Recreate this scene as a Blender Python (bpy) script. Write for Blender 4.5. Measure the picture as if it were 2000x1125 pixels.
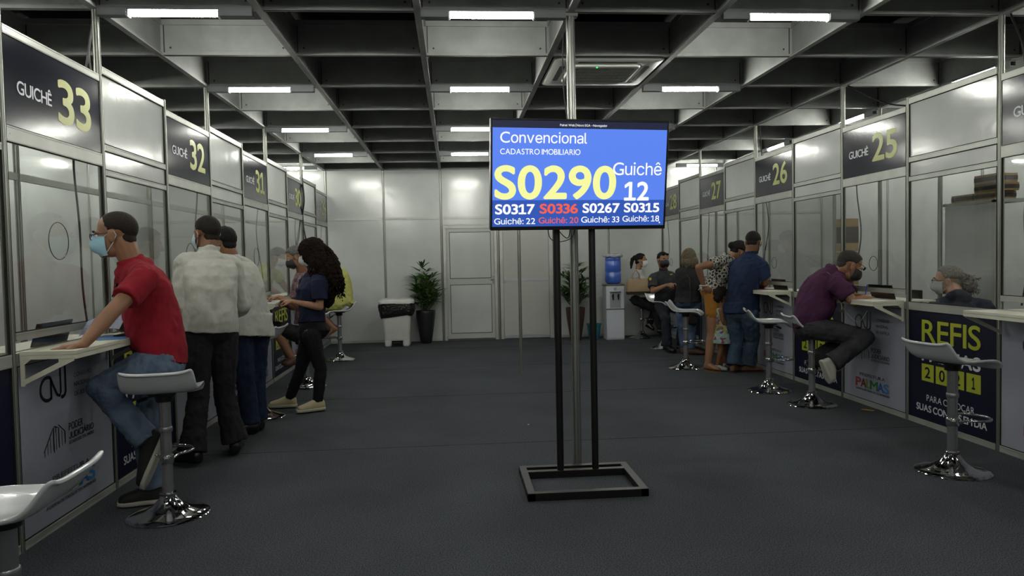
DEBUG = False
import bpy, math, random
from math import sin, cos, pi, radians as R
from mathutils import Vector as V, Matrix, noise
random.seed(7)
for _o in list(bpy.data.objects): bpy.data.objects.remove(_o)
SC = bpy.context.scene
COL = SC.collection
# ------------------------------------------------------------ camera
FPX, CH, YAW, PIT, ROL, CX, CY, HB = 1437.61, 1.36437, .0793958, .0381215, .0200873, 2.11407, -4.68158, 2.923
cy_, sy_ = cos(YAW), sin(YAW)
_r = V((cy_, -sy_, 0)); _f = V((sy_, cy_, 0)); _u = V((0, 0, 1))
_f2 = _f*cos(PIT) - _u*sin(PIT); _u2 = _u*cos(PIT) + _f*sin(PIT)
_r3 = _r*cos(ROL) - _u2*sin(ROL); _u3 = _r*sin(ROL) + _u2*cos(ROL)
CAM = V((CX, CY, CH))
cd = bpy.data.cameras.new('camera'); cam = bpy.data.objects.new('camera', cd); COL.objects.link(cam)
cam.matrix_world = Matrix(((_r3.x, _u3.x, -_f2.x, CAM.x), (_r3.y, _u3.y, -_f2.y, CAM.y), (_r3.z, _u3.z, -_f2.z, CAM.z), (0, 0, 0, 1)))
cd.sensor_width = 36; cd.lens = FPX*36/2000; cd.clip_start = .05; cd.clip_end = 100
SC.camera = cam
# ------------------------------------------------------------ world + exposure
wd = bpy.data.worlds.new('world'); SC.world = wd; wd.use_nodes = True
wd.node_tree.nodes['Background'].inputs[0].default_value = (.35, .4, .5, 1)
wd.node_tree.nodes['Background'].inputs[1].default_value = .05
SC.view_settings.view_transform = 'Standard'; SC.view_settings.look = 'None'
SC.view_settings.gamma = 1; SC.view_settings.use_curve_mapping = False
SC.view_settings.exposure = 0.0
LAMP = 134.0                                       # strength of every fluorescent tube
SC.cycles.max_bounces = 7; SC.cycles.diffuse_bounces = 4; SC.cycles.glossy_bounces = 4
SC.cycles.transparent_max_bounces = 16; SC.cycles.use_denoising = True
SC.cycles.sample_clamp_indirect = 6
# ------------------------------------------------------------ grid of the stand system
DX = .965                                         # bay pitch across the hall
WR = 6*DX                                         # right wall plane (left wall plane is x = 0)

def at(u, v, Y):
    d = _f2*FPX + _r3*(u-1000) + _u3*(562.5-v)
    return CAM + d*((Y-CY)/d.y)
def atz(u, v, Z):
    d = _f2*FPX + _r3*(u-1000) + _u3*(562.5-v)
    return CAM + d*((Z-CH)/d.z)
def atx(u, v, X):
    d = _f2*FPX + _r3*(u-1000) + _u3*(562.5-v)
    return CAM + d*((X-CX)/d.x)

# ------------------------------------------------------------ materials
def s2l(c): return tuple(((x/12.92) if x <= .04045 else ((x+.055)/1.055)**2.4) for x in c)
def rgb(h):
    h = h.lstrip('#'); return s2l(tuple(int(h[i:i+2], 16)/255 for i in (0, 2, 4)))
_M = {}
def mat(name, col, rough=.5, metal=0, spec=.5, bump=0, bscale=60, var=0, vscale=8, coat=0, emit=None, estr=1, alpha=None, bdist=.004, col2=None, stretch=(1,1,1)):
    if name in _M: return _M[name]
    m = bpy.data.materials.new(name); m.use_nodes = True; nt = m.node_tree; n = nt.nodes; l = nt.links
    b = n['Principled BSDF']
    c = rgb(col) if isinstance(col, str) else col
    b.inputs['Base Color'].default_value = (*c, 1); b.inputs['Roughness'].default_value = rough
    b.inputs['Metallic'].default_value = metal; b.inputs['Specular IOR Level'].default_value = spec
    b.inputs['Coat Weight'].default_value = coat
    tc = n.new('ShaderNodeTexCoord'); mp = n.new('ShaderNodeMapping'); mp.inputs['Scale'].default_value = stretch
    l.new(tc.outputs['Object'], mp.inputs[0])
    if var:
        t = n.new('ShaderNodeTexNoise'); t.inputs['Scale'].default_value = vscale; t.inputs['Detail'].default_value = 5
        l.new(mp.outputs[0], t.inputs['Vector'])
        r = n.new('ShaderNodeValToRGB')
        ca = tuple(x*(1-var) for x in c); cb = tuple(min(1, x*(1+var)) for x in c)
        if col2: cb = rgb(col2); ca = c
        r.color_ramp.elements[0].color = (*ca, 1); r.color_ramp.elements[1].color = (*cb, 1)
        r.color_ramp.elements[0].position = .35; r.color_ramp.elements[1].position = .65
        l.new(t.outputs['Fac'], r.inputs[0]); l.new(r.outputs[0], b.inputs['Base Color'])
    if bump:
        t = n.new('ShaderNodeTexNoise'); t.inputs['Scale'].default_value = bscale; t.inputs['Detail'].default_value = 4
        l.new(mp.outputs[0], t.inputs['Vector'])
        bp = n.new('ShaderNodeBump'); bp.inputs['Strength'].default_value = bump; bp.inputs['Distance'].default_value = bdist
        l.new(t.outputs['Fac'], bp.inputs['Height']); l.new(bp.outputs[0], b.inputs['Normal'])
    if emit:
        b.inputs['Emission Color'].default_value = (*rgb(emit), 1); b.inputs['Emission Strength'].default_value = estr
    if alpha is not None: b.inputs['Alpha'].default_value = alpha
    _M[name] = m; return m
def glass(name, tint=(.94, .95, .95), rough=.03, ior=1.45, gain=1.0):
    if name in _M: return _M[name]
    m = bpy.data.materials.new(name); m.use_nodes = True; nt = m.node_tree; n = nt.nodes; l = nt.links
    n.remove(n['Principled BSDF']); out = n['Material Output']
    tr = n.new('ShaderNodeBsdfTransparent'); tr.inputs[0].default_value = (*tint, 1)
    g = n.new('ShaderNodeBsdfGlossy'); g.inputs['Roughness'].default_value = rough
    lw = n.new('ShaderNodeLayerWeight'); lw.inputs[0].default_value = .5
    pw = n.new('ShaderNodeMath'); pw.operation = 'POWER'; pw.inputs[1].default_value = 5; l.new(lw.outputs['Facing'], pw.inputs[0])
    fr = n.new('ShaderNodeMath'); fr.operation = 'MULTIPLY_ADD'; fr.inputs[1].default_value = .96; fr.inputs[2].default_value = ior; l.new(pw.outputs[0], fr.inputs[0])
    mx = n.new('ShaderNodeMixShader')
    mm = n.new('ShaderNodeMath'); mm.operation = 'MULTIPLY'; mm.inputs[1].default_value = gain; mm.use_clamp = True
    l.new(fr.outputs[0], mm.inputs[0]); l.new(mm.outputs[0], mx.inputs[0]); l.new(tr.outputs[0], mx.inputs[1]); l.new(g.outputs[0], mx.inputs[2])
    l.new(mx.outputs[0], out.inputs[0]); _M[name] = m; return m

M_alu = mat('anodised aluminium', '#94968f', .38, .75, var=.12, vscale=5, stretch=(1, 1, .2))
M_rail = mat('satin aluminium rail', '#a2a49e', .42, .35, var=.08, vscale=6)
M_white = mat('white laminate panel', '#b0b3b1', .16, bump=.12, bscale=5, bdist=.02, var=.04, vscale=3)
M_beam = mat('grey painted beam', '#909290', .5, .3, var=.1, vscale=6, bump=.1, bscale=90)
M_roof = mat('black roof sheet', '#18181a', .95, spec=.1, var=.2, vscale=4)
M_navy = mat('navy sign print', '#0e1022', .16, spec=.3, bump=.05, bscale=8, bdist=.01, var=.12, vscale=2)
M_navyb = mat('navy banner cloth', '#0f1028', .5, spec=.25, bump=.3, bscale=6, bdist=.012, var=.1, vscale=3)
M_ban = mat('white banner cloth', '#8d8f9c', .5, spec=.3, bump=.3, bscale=5, bdist=.012, var=.04, vscale=3)
M_lime = mat('lime print', '#a4ab2c', .4)
M_numb = mat('pale olive print', '#a6aa5a', .35)
M_wprint = mat('white print', '#c9cbd2', .4)
M_bprint = mat('black print', '#17171b', .4)
M_glass = glass('acrylic pane', (.95, .955, .95), .03, .05, .9)
M_plast = mat('white glossy moulded plastic', '#c3c5c9', .18, coat=.5, var=.03)
M_chrome = mat('polished chrome', '#c8c8ca', .07, 1)
M_chromed = mat('brushed chrome tube', '#9a9a9e', .25, .75)
M_black = mat('black plastic', '#0c0c0d', .35)
M_cable = mat('black cable rubber', '#101012', .5)

# ------------------------------------------------------------ mesh building
class MB:
    def __init__(s): s.v = []; s.f = []
    def add(s, vs, fs):
        o = len(s.v); s.v += [tuple(x) for x in vs]; s.f += [tuple(i+o for i in f) for f in fs]; return s
    def box(s, a, b, bev=0):
        x0, y0, z0 = a; x1, y1, z1 = b
        x0, x1 = sorted((x0, x1)); y0, y1 = sorted((y0, y1)); z0, z1 = sorted((z0, z1))
        if bev:
            e = bev; pts = []
            for z, k in ((z0, e), (z0+e, 0), (z1-e, 0), (z1, e)):
                pts.append([(x0+e+k*.0+ (0 if k == 0 else 0), y0+k, z), (x1-e, y0+k, z), (x1-k, y0+e, z), (x1-k, y1-e, z), (x1-e, y1-k, z), (x0+e, y1-k, z), (x0+k, y1-e, z), (x0+k, y0+e, z)])
            vs = [p for ring in pts for p in ring]; fs = []
            for r in range(3):
                for i in range(8):
                    j = (i+1) % 8; fs.append((r*8+i, r*8+j, r*8+8+j, r*8+8+i))
            fs.append(tuple(range(7, -1, -1))); fs.append(tuple(range(24, 32)))
            return s.add(vs, fs)
        return s.add([(x0, y0, z0), (x1, y0, z0), (x1, y1, z0), (x0, y1, z0), (x0, y0, z1), (x1, y0, z1), (x1, y1, z1), (x0, y1, z1)],
                     [(3, 2, 1, 0), (4, 5, 6, 7), (0, 1, 5, 4), (1, 2, 6, 5), (2, 3, 7, 6), (3, 0, 4, 7)])
    def rings(s, rs, closed=True, caps=True):
        n = len(rs[0]); vs = [p for r in rs for p in r]; fs = []
        for k in range(len(rs)-1):
            for i in range(n if closed else n-1):
                j = (i+1) % n; fs.append((k*n+i, k*n+j, (k+1)*n+j, (k+1)*n+i))
        if caps: fs.append(tuple(range(n-1, -1, -1))); fs.append(tuple(range((len(rs)-1)*n, len(rs)*n)))
        return s.add(vs, fs)
    def lathe(s, prof, c=(0, 0, 0), n=32, caps=True):
        return s.rings([[(c[0]+r*cos(2*pi*i/n), c[1]+r*sin(2*pi*i/n), c[2]+z) for i in range(n)] for r, z in prof], caps=caps)
    def tube(s, pts, r, n=8, caps=True):
        pts = [V(p) for p in pts]; rs = []
        if not isinstance(r, (list, tuple)): r = [r]*len(pts)
        t = (pts[1]-pts[0]).normalized(); a = t.orthogonal().normalized()
        for i, p in enumerate(pts):
            t = ((pts[min(i+1, len(pts)-1)]-pts[max(i-1, 0)])).normalized()
            a = (a - t*a.dot(t)); a = a.normalized() if a.length > 1e-6 else t.orthogonal().normalized()
            b = t.cross(a); rs.append([p+a*r[i]*cos(2*pi*k/n)+b*r[i]*sin(2*pi*k/n) for k in range(n)])
        return s.rings(rs, caps=caps)
    def cap(s, p0, p1, r0, r1=None, n=12):
        if r1 is None: r1 = r0
        p0 = V(p0); p1 = V(p1); t = p1-p0
        t = t.normalized() if t.length > 1e-6 else V((0, 0, 1))
        a = t.orthogonal().normalized(); b = t.cross(a); rs = []
        for th in (-85, -55, -25, 0): rs.append((p0+t*r0*sin(R(th)), r0*cos(R(th))))
        for th in (0, 25, 55, 85): rs.append((p1+t*r1*sin(R(th)), r1*cos(R(th))))
        return s.rings([[c+a*q*cos(2*pi*k/n)+b*q*sin(2*pi*k/n) for k in range(n)] for c, q in rs])
    def ell(s, c, rr, ax=None, nu=20, nv=12, fn=None):
        c = V(c); ax = ax or (V((1, 0, 0)), V((0, 1, 0)), V((0, 0, 1))); rs = []
        for i in range(nv+1):
            th = -pi/2+pi*(i/nv)*.998+.003; ring = []
            for k in range(nu):
                ph = 2*pi*k/nu; d = V((cos(th)*cos(ph), cos(th)*sin(ph), sin(th)))
                q = fn(d) if fn else 1
                ring.append(c+ax[0]*d.x*rr[0]*q+ax[1]*d.y*rr[1]*q+ax[2]*d.z*rr[2]*q)
            rs.append(ring)
        return s.rings(rs)
    def loft(s, secs, n=24, e=2.3):
        rs = []
        for c, a, b, hw, hd in secs:
            ring = []
            for k in range(n):
                t = 2*pi*k/n; x = cos(t); y = sin(t)
                x = math.copysign(abs(x)**(2/e), x); y = math.copysign(abs(y)**(2/e), y)
                ring.append(V(c)+V(a)*hw*x+V(b)*hd*y)
            rs.append(ring)
        return s.rings(rs)
    def mesh(s, name, smooth=True, ang=40):
        me = bpy.data.meshes.new(name); me.from_pydata(s.v, [], s.f); me.validate()
        if smooth:
            me.polygons.foreach_set('use_smooth', [True]*len(me.polygons))
            try: me.set_sharp_from_angle(angle=R(ang))
            except Exception: pass
        return me

def wl(o):
    p = V((0, 0, 0))
    while o: p += o.location; o = o.parent
    return p
def tag(o, label=None, cat=None, group=None, kind=None):
    if label: o['label'] = label
    if cat: o['category'] = cat
    if group: o['group'] = group
    if kind: o['kind'] = kind
    return o
def thing(name, loc, label=None, cat=None, group=None, kind=None):
    o = bpy.data.objects.new(name, None); o.empty_display_size = .1; COL.objects.link(o); o.location = V(loc)
    return tag(o, label, cat, group, kind)
def obj(name, mb, m, parent=None, smooth=True, ang=40, recalc=True, loc=None):
    me = mb.mesh(name, smooth, ang) if isinstance(mb, MB) else mb
    if recalc:
        import bmesh
        bm = bmesh.new(); bm.from_mesh(me); bmesh.ops.recalc_face_normals(bm, faces=bm.faces); bm.to_mesh(me); bm.free()
    off = wl(parent) if parent else V((0, 0, 0))
    if loc is not None: off = V(loc)
    if off.length > 0: me.transform(Matrix.Translation(-off))
    if m: me.materials.append(m)
    o = bpy.data.objects.new(name, me); COL.objects.link(o)
    if parent: o.parent = parent
    elif loc is not None: o.location = off
    return o
def copy_tree(o, parent=None):
    c = o.copy(); COL.objects.link(c); c.parent = parent
    for ch in list(o.children): copy_tree(ch, c)
    return c
def place(o, loc, rz=0): o.location = V(loc); o.rotation_euler = (0, 0, rz); return o

# Blender's own bundled sans serif, if present
FONT = None
try:
    import os
    _fp = os.path.join(bpy.utils.system_resource('DATAFILES'), 'fonts', 'Inter.woff2')
    if os.path.exists(_fp): FONT = bpy.data.fonts.load(_fp)
except Exception: FONT = None
# text ------------------------------------------------------------------
_T = {}
def text2d(s, bold=0):
    k = (s, bold)
    if k in _T: return _T[k]
    if len(s) > 1:
        # set the line glyph by glyph: round figures and plain capitals from the built-in face, the figure 1 and small letters from the sans
        vs = []; fs = []; x = 0
        for ch in s:
            if ch == ' ': x += .3; continue
            a, f = text2d(ch); x0 = min(p[0] for p in a); x1 = max(p[0] for p in a); o_ = len(vs); vs += [(p[0]-x0+x, p[1]) for p in a]; fs += [tuple(i+o_ for i in q) for q in f]; x += x1-x0+(.10 if ch in '-:|' else .115)
        _T[k] = (vs, fs); return _T[k]
    cu = bpy.data.curves.new('t', 'FONT'); cu.body = s; cu.size = 1; cu.font = (FONT if FONT and (s in '1JQ|:-' or s.islower()) else None) or cu.font; cu.resolution_u = 3 if (FONT and (s in '1JQ|:-' or s.islower())) else 7; cu.offset = bold
    o = bpy.data.objects.new('t', cu); COL.objects.link(o)
    dg = bpy.context.evaluated_depsgraph_get(); me = bpy.data.meshes.new_from_object(o.evaluated_get(dg))
    vs = [(v.co.x, v.co.y) for v in me.vertices]; fs = [tuple(p.vertices) for p in me.polygons]
    uses = FONT is not None and cu.font == FONT; hk = _CAP.get(uses)
    bpy.data.objects.remove(o); bpy.data.curves.remove(cu); bpy.data.meshes.remove(me)
    if hk is None: hk = 1
    vs = [(x/hk, y/hk) for x, y in vs]; _T[k] = (vs, fs); return _T[k]
_CAP = {}
def _capheight(ch, inter):
    cu = bpy.data.curves.new('t', 'FONT'); cu.body = 'H'; cu.size = 1
    if inter: cu.font = FONT
    o = bpy.data.objects.new('t', cu); COL.objects.link(o); me = bpy.data.meshes.new_from_object(o.evaluated_get(bpy.context.evaluated_depsgraph_get())); h = max(v.co.y for v in me.vertices)
    bpy.data.objects.remove(o); bpy.data.curves.remove(cu); bpy.data.meshes.remove(me); return h
_CAP[False] = _capheight('H', False)
if FONT: _CAP[True] = _capheight('H', True)
def put_text(mb, s, O, xd, yd, x0, x1, y0, cap, bold=0, lift=0):
    """string s between x0 and x1 on the plane O + x*xd + y*yd; y0 the base line, cap the height of capitals"""
    vs, fs = text2d(s); hs, _ = text2d('H'); bo = max(0, bold)*.8; hs = [(x, y+(bo if y > .3 else -bo)) for x, y in hs]
    xs = [v[0] for v in vs]; xa, xb = min(xs)-bo, max(xs)+bo
    ya = min(v[1] for v in hs); h = max(v[1] for v in hs)-ya
    kx = (x1-x0)/(xb-xa); ky = cap/h
    O = V(O); xd = V(xd); yd = V(yd); nn = xd.cross(yd)*lift
    offs = [(0, 0)] if bo < .002 else [(bo*cos(a), bo*sin(a)) for a in [2*pi*i/(8 if bo > .015 else 5) for i in range(8 if bo > .015 else 5)]]
    n1 = xd.cross(yd)
    for i, (dx, dy) in enumerate(offs): mb.add([O+xd*(x0+(x+dx-xa)*kx)+yd*(y0+(y+dy-ya)*ky)+nn+n1*(.00012*i) for x, y in vs], fs)
def letter(name, m_, parent, s, O, xd, yd, *a):
    m = MB(); put_text(m, s, O, xd, yd, *a); return obj(name, m, m_, parent, False)
def ribbon(mb, pts, w, O, xd, yd, lift=0):
    O = V(O); xd = V(xd); yd = V(yd); nn = xd.cross(yd)*lift; a = []; b = []
    for i, p in enumerate(pts):
        q0 = pts[max(0, i-1)]; q1 = pts[min(len(pts)-1, i+1)]
        t = V((q1[0]-q0[0], q1[1]-q0[1])); t.normalize()
        a.append(O+xd*(p[0]-t.y*w/2)+yd*(p[1]+t.x*w/2)+nn); b.append(O+xd*(p[0]+t.y*w/2)+yd*(p[1]-t.x*w/2)+nn)
    n = len(pts); mb.add(a+b, [(i, i+1, n+i+1, n+i) for i in range(n-1)])
def arc(cx, cy, rx, ry, a0, a1, n=16): return [(cx+rx*cos(R(a0+(a1-a0)*i/n)), cy+ry*sin(R(a0+(a1-a0)*i/n))) for i in range(n+1)]
# ============================================================ room shell
YB, YF, XL, XR = 8.0, -8.0, -3*DX, 9*DX
XL, XR = -2.9, WR+2.9
M_floor = mat('charcoal needle carpet', '#414449', .95, spec=.12, var=.6, vscale=150, bump=.7, bscale=420, bdist=.003)
nt = M_floor.node_tree; n_ = nt.nodes; l_ = nt.links          # faint worn patches over the speckle
_b = n_['Principled BSDF']; _src = _b.inputs['Base Color'].links[0].from_socket
_t = n_.new('ShaderNodeTexNoise'); _t.inputs['Scale'].default_value = 1.3; _t.inputs['Detail'].default_value = 6
_rr = n_.new('ShaderNodeMapRange'); _rr.inputs[1].default_value = .3; _rr.inputs[2].default_value = .7; _rr.inputs[3].default_value = .86; _rr.inputs[4].default_value = 1.1
_mx = n_.new('ShaderNodeMix'); _mx.data_type = 'RGBA'; _mx.blend_type = 'MULTIPLY'; _mx.inputs[0].default_value = 1
_tc = n_.new('ShaderNodeTexCoord'); l_.new(_tc.outputs['Object'], _t.inputs['Vector']); l_.new(_t.outputs[0], _rr.inputs[0]); l_.new(_rr.outputs[0], _mx.inputs[7]); l_.new(_src, _mx.inputs[6]); l_.new(_mx.outputs[2], _b.inputs['Base Color'])
fl = tag(obj('floor', MB().box((XL-.1, YF-.1, -.1), (XR+.1, YB+.1, 0)), M_floor, smooth=False), kind='structure')
sm = MB()
for k in (-1.2, .83, 2.86, 4.9): sm.box((XL, k*1.0+1.95, 0), (XR, k+1.953, .0012))
obj('carpet_seam', sm, mat('carpet seam', '#26272a', .95, spec=.1), fl, False)

def post_poly(r=.021):
    pts = []
    for k in range(8):
        for da, q in ((-22.5, 1), (-9, .955), (-8, .66), (8, .66), (9, .955)):
            a = R(k*45+da); pts.append((r*q*cos(a), r*q*sin(a)))
    return pts
PP = post_poly()
def post(mb, x, y, z0, z1, k=1):
    mb.rings([[(x+px*k, y+py*k, z) for px, py in PP] for z in (z0, z1)])

def on_wall(side):      # origin plane x, outward normal sign, and a text frame
    return (0.0, 1) if side == 'left' else (WR, -1)

def wall(side):
    X, s = on_wall(side)
    root = thing('wall_'+side, (X, 0, 0), kind='structure')
    M_gk = mat('dark joint line', '#24241f', .8, spec=.1)
    def gasket(y0, y1, z0, z1, w_=.0045):
        q = MB(); xs = X+s*.0046; a_ = [(y0, z0), (y1, z0), (y1, z1), (y0, z1)]; b_ = [(y0+w_, z0+w_), (y1-w_, z0+w_), (y1-w_, z1-w_), (y0+w_, z1-w_)]; vs = []
        for x_ in (xs+s*.009, xs): vs += [(x_, *p) for p in a_]+[(x_, *p) for p in b_]
        fs = []
        for o_ in (0, 8):
            for i in range(4): j_ = (i+1) % 4; fs.append((o_+i, o_+j_, o_+4+j_, o_+4+i))
        for i in range(4): j_ = (i+1) % 4; fs += [(i, j_, 8+j_, 8+i), (4+i, 4+j_, 12+j_, 12+i)]
        q.add(vs, fs); obj('gasket', q, M_gk, root, False)
    T = .008
    for j in range(-3, 9):
        tall = j % 2 == 0
        mb = MB(); post(mb, X, j, 0, HB+.02 if tall else 2.60); obj('post', mb, M_alu, root)
    for j in range(-3, 8):
        sign = (j % 2 != 0); y0, y1 = j+.02, j+.98
        def rail(z0, z1, t=.016):
            m = MB(); m.box((X-t, y0, z0), (X+t, y1, z1)); m.box((X-t-.002, y0, z0+.004), (X+t+.002, y1, z0+.008)); m.box((X-t-.002, y0, z1-.008), (X+t+.002, y1, z1-.004))
            m.box((X+s*t, y0+.025, (z0+z1)/2-.004), (X+s*(t+.0012), y0+.033, (z0+z1)/2+.004)); obj('rail', m, M_rail, root, False)
        def infill(z0, z1, m_=M_white): obj('panel', MB().box((X-.004, y0, z0), (X+.004, y1, z1)), m_, root, False)
        rail(0, .045); rail(.90, .962)
        if sign: rail(2.49, 2.532); rail(1.98, 2.055); rail(1.02, 1.06)
        else: rail(2.545, 2.59); infill(2.12, 2.545); rail(2.082, 2.12, .012); infill(1.965, 2.082); rail(1.93, 1.965, .012)
        infill(.045, .90); gasket(y0, y1, .045, .90)
        if sign: gasket(y0, y1, 2.055, 2.49); gasket(y0, y1, 1.06, 1.98)
        else: gasket(y0, y1, 2.12, 2.545); gasket(y0, y1, 1.965, 2.082); gasket(y0, y1, .962, 1.93)
    return root
wall('left'); wall('right')
# outer walls of the staff corridors and the end walls
def flat_wall(name, a, b, posts):
    root = thing(name, (0, 0, 0), kind='structure'); obj('panel', MB().box(a, b), M_white, root, False)
    for p in posts: m = MB(); post(m, p[0], p[1], 0, HB, .9); obj('post', m, M_alu, root)
    return root
flat_wall('wall_left_outer', (XL-.06, YF, 0), (XL, YB, 3.2), [(XL, y) for y in (-2, 0, 2, 4, 6)])
flat_wall('wall_right_outer', (XR, YF, 0), (XR+.06, YB, 3.2), [(XR, y) for y in (-2, 0, 2, 4, 6)])
flat_wall('wall_behind', (XL, YF-.06, 0), (XR, YF, 3.2), [])
wb = thing('wall_back', (0, YB, 0), kind='structure')
DOORS = [(1.955, 2.875, 1), (2.92, 3.84, 2)]
m = MB(); m.box((XL, YB, 0), (DOORS[0][0], YB+.02, 3.2)); m.box((DOORS[1][1], YB, 0), (XR, YB+.02, 3.2)); m.box((DOORS[0][0], YB, 1.975), (DOORS[1][1], YB+.02, 3.2)); m.box((XL, YB+.03, 0), (XR, YB+.06, 3.2))
obj('panel', m, M_white, wb, False)
for i in range(-3, 10):
    x = i*DX; m = MB(); post(m, x, YB-.004, 0, HB+.02, .85 if i != 3 else 1.2); obj('post', m, M_alu, wb)
m = MB()
for i in range(-3, 9):
    if i == 3: pass
    m.box((i*DX+.02, YB-.012, 2.085), ((i+1)*DX-.02, YB+.0, 2.125)); m.box((i*DX+.045, YB-.0135, 2.1), (i*DX+.053, YB-.012, 2.108))
    if i not in (2, 3): m.box((i*DX+.02, YB-.012, 0), ((i+1)*DX-.02, YB, .045))
m.box((DOORS[0][0], YB-.01, 1.975), (DOORS[0][1], YB, 2.0)); m.box((DOORS[1][0], YB-.01, 1.975), (DOORS[1][1], YB, 2.0))
obj('rail', m, M_rail, wb, False)
M_leaf = mat('white door leaf', '#a3a59f', .35, bump=.08, bscale=8, bdist=.01)
# door 1: two glazed-looking white panels in a broad frame
d1 = thing('door_1', (DOORS[0][0], YB-.03, 0), kind='structure'); a, b, _ = DOORS[0]
m = MB()
for bx in (((a, .0), (a+.05, 1.97)), ((b-.05, 0), (b, 1.97)), ((a+.05, 1.92), (b-.05, 1.97))): m.box((bx[0][0], YB-.035, bx[0][1]), (bx[1][0], YB, bx[1][1]))
obj('door_frame', m, M_rail, d1, False)
m = MB(); m.box((a+.055, YB-.03, .03), (b-.055, YB-.006, 1.915)); 
lf = obj('leaf', m, M_leaf, d1, False)
m = MB()
for z0, z1 in ((.12, .96), (1.06, 1.86)):
    m.box((a+.105, YB-.034, z0), (b-.105, YB-.028, z1))
obj('gasket', m, mat('dark gasket', '#3b382c', .7), lf, False)
m = MB()
for z0, z1 in ((.13, .95), (1.07, 1.85)): m.box((a+.115, YB-.037, z0), (b-.115, YB-.03, z1))
obj('infill', m, M_white, lf, False)
m = MB(); m.box((b-.12, YB-.06, 1.03), (b-.07, YB-.03, 1.045), .004); m.box((b-.085, YB-.04, .96), (b-.06, YB-.03, 1.09), .003)
obj('door_handle', m, M_chromed, d1)
d2 = thing('door_2', (DOORS[1][0], YB-.03, 0), kind='structure'); a, b, _ = DOORS[1]
m = MB()
for bx in (((a, .0), (a+.055, 1.97)), ((b-.07, 0), (b, 1.97)), ((a+.055, 1.93), (b-.07, 1.97))): m.box((bx[0][0], YB-.03, bx[0][1]), (bx[1][0], YB, bx[1][1]))
obj('door_frame', m, M_rail, d2, False)
lf = obj('leaf', MB().box((a+.06, YB-.02, .01), (b-.075, YB-.004, 1.925)), M_leaf, d2, False)
m = MB(); m.box((a+.075, YB-.03, 1.0), (b-.085, YB-.018, 1.045)); m.box((a+.075, YB-.026, .012), (b-.085, YB-.018, .07)); obj('push_rail', m, mat('bright aluminium', '#a9abb5', .3, .5), lf, False)
m = MB(); m.box((a+.07, YB-.07, .97), (a+.085, YB-.02, 1.06), .004); m.box((a+.07, YB-.075, 1.03), (a+.1, YB-.06, 1.06), .003); obj('door_handle', m, M_plast, d2)

# ---------------------------------------------------------------- ceiling lattice
ce = thing('ceiling', (0, 0, HB), kind='structure')
obj('roof_sheet', MB().box((XL-.06, YF-.06, 3.22), (XR+.06, YB+.06, 3.26)), M_roof, ce, False)
def beam_x(y, x0, x1):
    m = MB(); z0, z1 = HB, HB+.26
    m.box((x0, y-.006, z0), (x1, y+.006, z1)); m.box((x0, y-.02, z0), (x1, y+.02, z0+.018)); m.box((x0, y-.02, z1-.04), (x1, y+.02, z1)); m.box((x0, y-.0085, z0+.03), (x1, y+.0085, z0+.034)); return m
def beam_y(x, y0, y1):
    m = MB(); z0, z1 = HB-.002, HB+.262
    m.box((x-.006, y0, z0), (x+.006, y1, z1)); m.box((x-.022, y0, z0), (x-.004, y1, z0+.02)); m.box((x+.004, y0, z0), (x+.022, y1, z0+.02)); m.box((x-.02, y0, z1-.04), (x+.02, y1, z1)); return m
for i in range(-3, 10): obj('long_beam', beam_y(i*DX, YF, YB), M_beam, ce, False)
for j in range(-7, 9):
    m = beam_x(j - (.03 if j == 8 else 0), XL, XR); obj('cross_beam', m, M_beam, ce, False)
    m = MB()
    for i in range(-2, 9):
        m.box((i*DX-.024, j-.024, HB-.004), (i*DX+.024, j+.024, HB+.262)) if False else None
        for sx in (-1, 1):
            m.box((i*DX+sx*.03-.003, j-.012, HB+.02), (i*DX+sx*.03+.003, j+.012, HB+.25))
            m.box((i*DX+sx*.075-.006, j-.011, HB+.05), (i*DX+sx*.075+.006, j-.006, HB+.062))
    obj('beam_joint', m, mat('dark joint', '#3a3a38', .5, .5), ce, False)

# ---------------------------------------------------------------- lamps
M_cool = mat('cool tube', '#ffffff', .3, emit='#e6ecff', estr=LAMP)
M_warm = mat('warm tube', '#ffffff', .3, emit='#fafbf0', estr=LAMP)
M_fix = mat('lamp housing metal', '#6f7274', .35, .6)
def make_lamp():
    t = thing('ceiling_lamp', (0, 0, 0))
    m = MB(); m.box((.02, -.022, -.002), (.93, .022, .018)); m.box((.02, -.026, -.04), (.19, -.022, .016)); m.box((.73, -.026, -.04), (.93, -.022, .016)); m.box((.02, .022, -.04), (.19, .026, .016)); m.box((.73, .022, -.04), (.93, .026, .016)); m.box((.02, -.026, -.04), (.19, .026, -.036)); m.box((.73, -.026, -.04), (.93, .026, -.036))
    obj('housing', m, M_fix, t, False)
    m = MB()
    for x in (.19, .722): m = MB(); m.box((x, -.02, -.045), (x+.012, .02, -.003), .003); obj('tube_holder', m, M_plast, t, False)
    m = MB(); m.tube([(.2, 0, -.022), (.724, 0, -.022)], .0165, 14); obj('tube', m, M_cool, t)
    return t
lamp0 = make_lamp(); first = True
names = {0: 'nearest', 2: 'second', 4: 'third', 6: 'farthest'}
def lamp(loc, rz, cool, label, group=None):
    global first
    o = lamp0 if first else copy_tree(lamp0)
    first = False
    place(o, loc, rz); tag(o, label, 'ceiling lamp', group or 'tube lamps under the ceiling beams')
    if not cool:
        for c in o.children:
            if c.name.startswith('tube') and not c.name.startswith('tube_h'):
                c.data = WT
    return o
WT = lamp0.children[0].data
for c in lamp0.children:
    if c.name == 'tube': WT = c.data.copy(); WT.materials.clear(); WT.materials.append(M_warm)
cols = {0: 'in the left column', 2: 'in the middle column, left of the screen pole', 4: 'in the right column, right of the screen pole'}
coolset = {(2, 0), (0, 4), (4, 0)}
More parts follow.
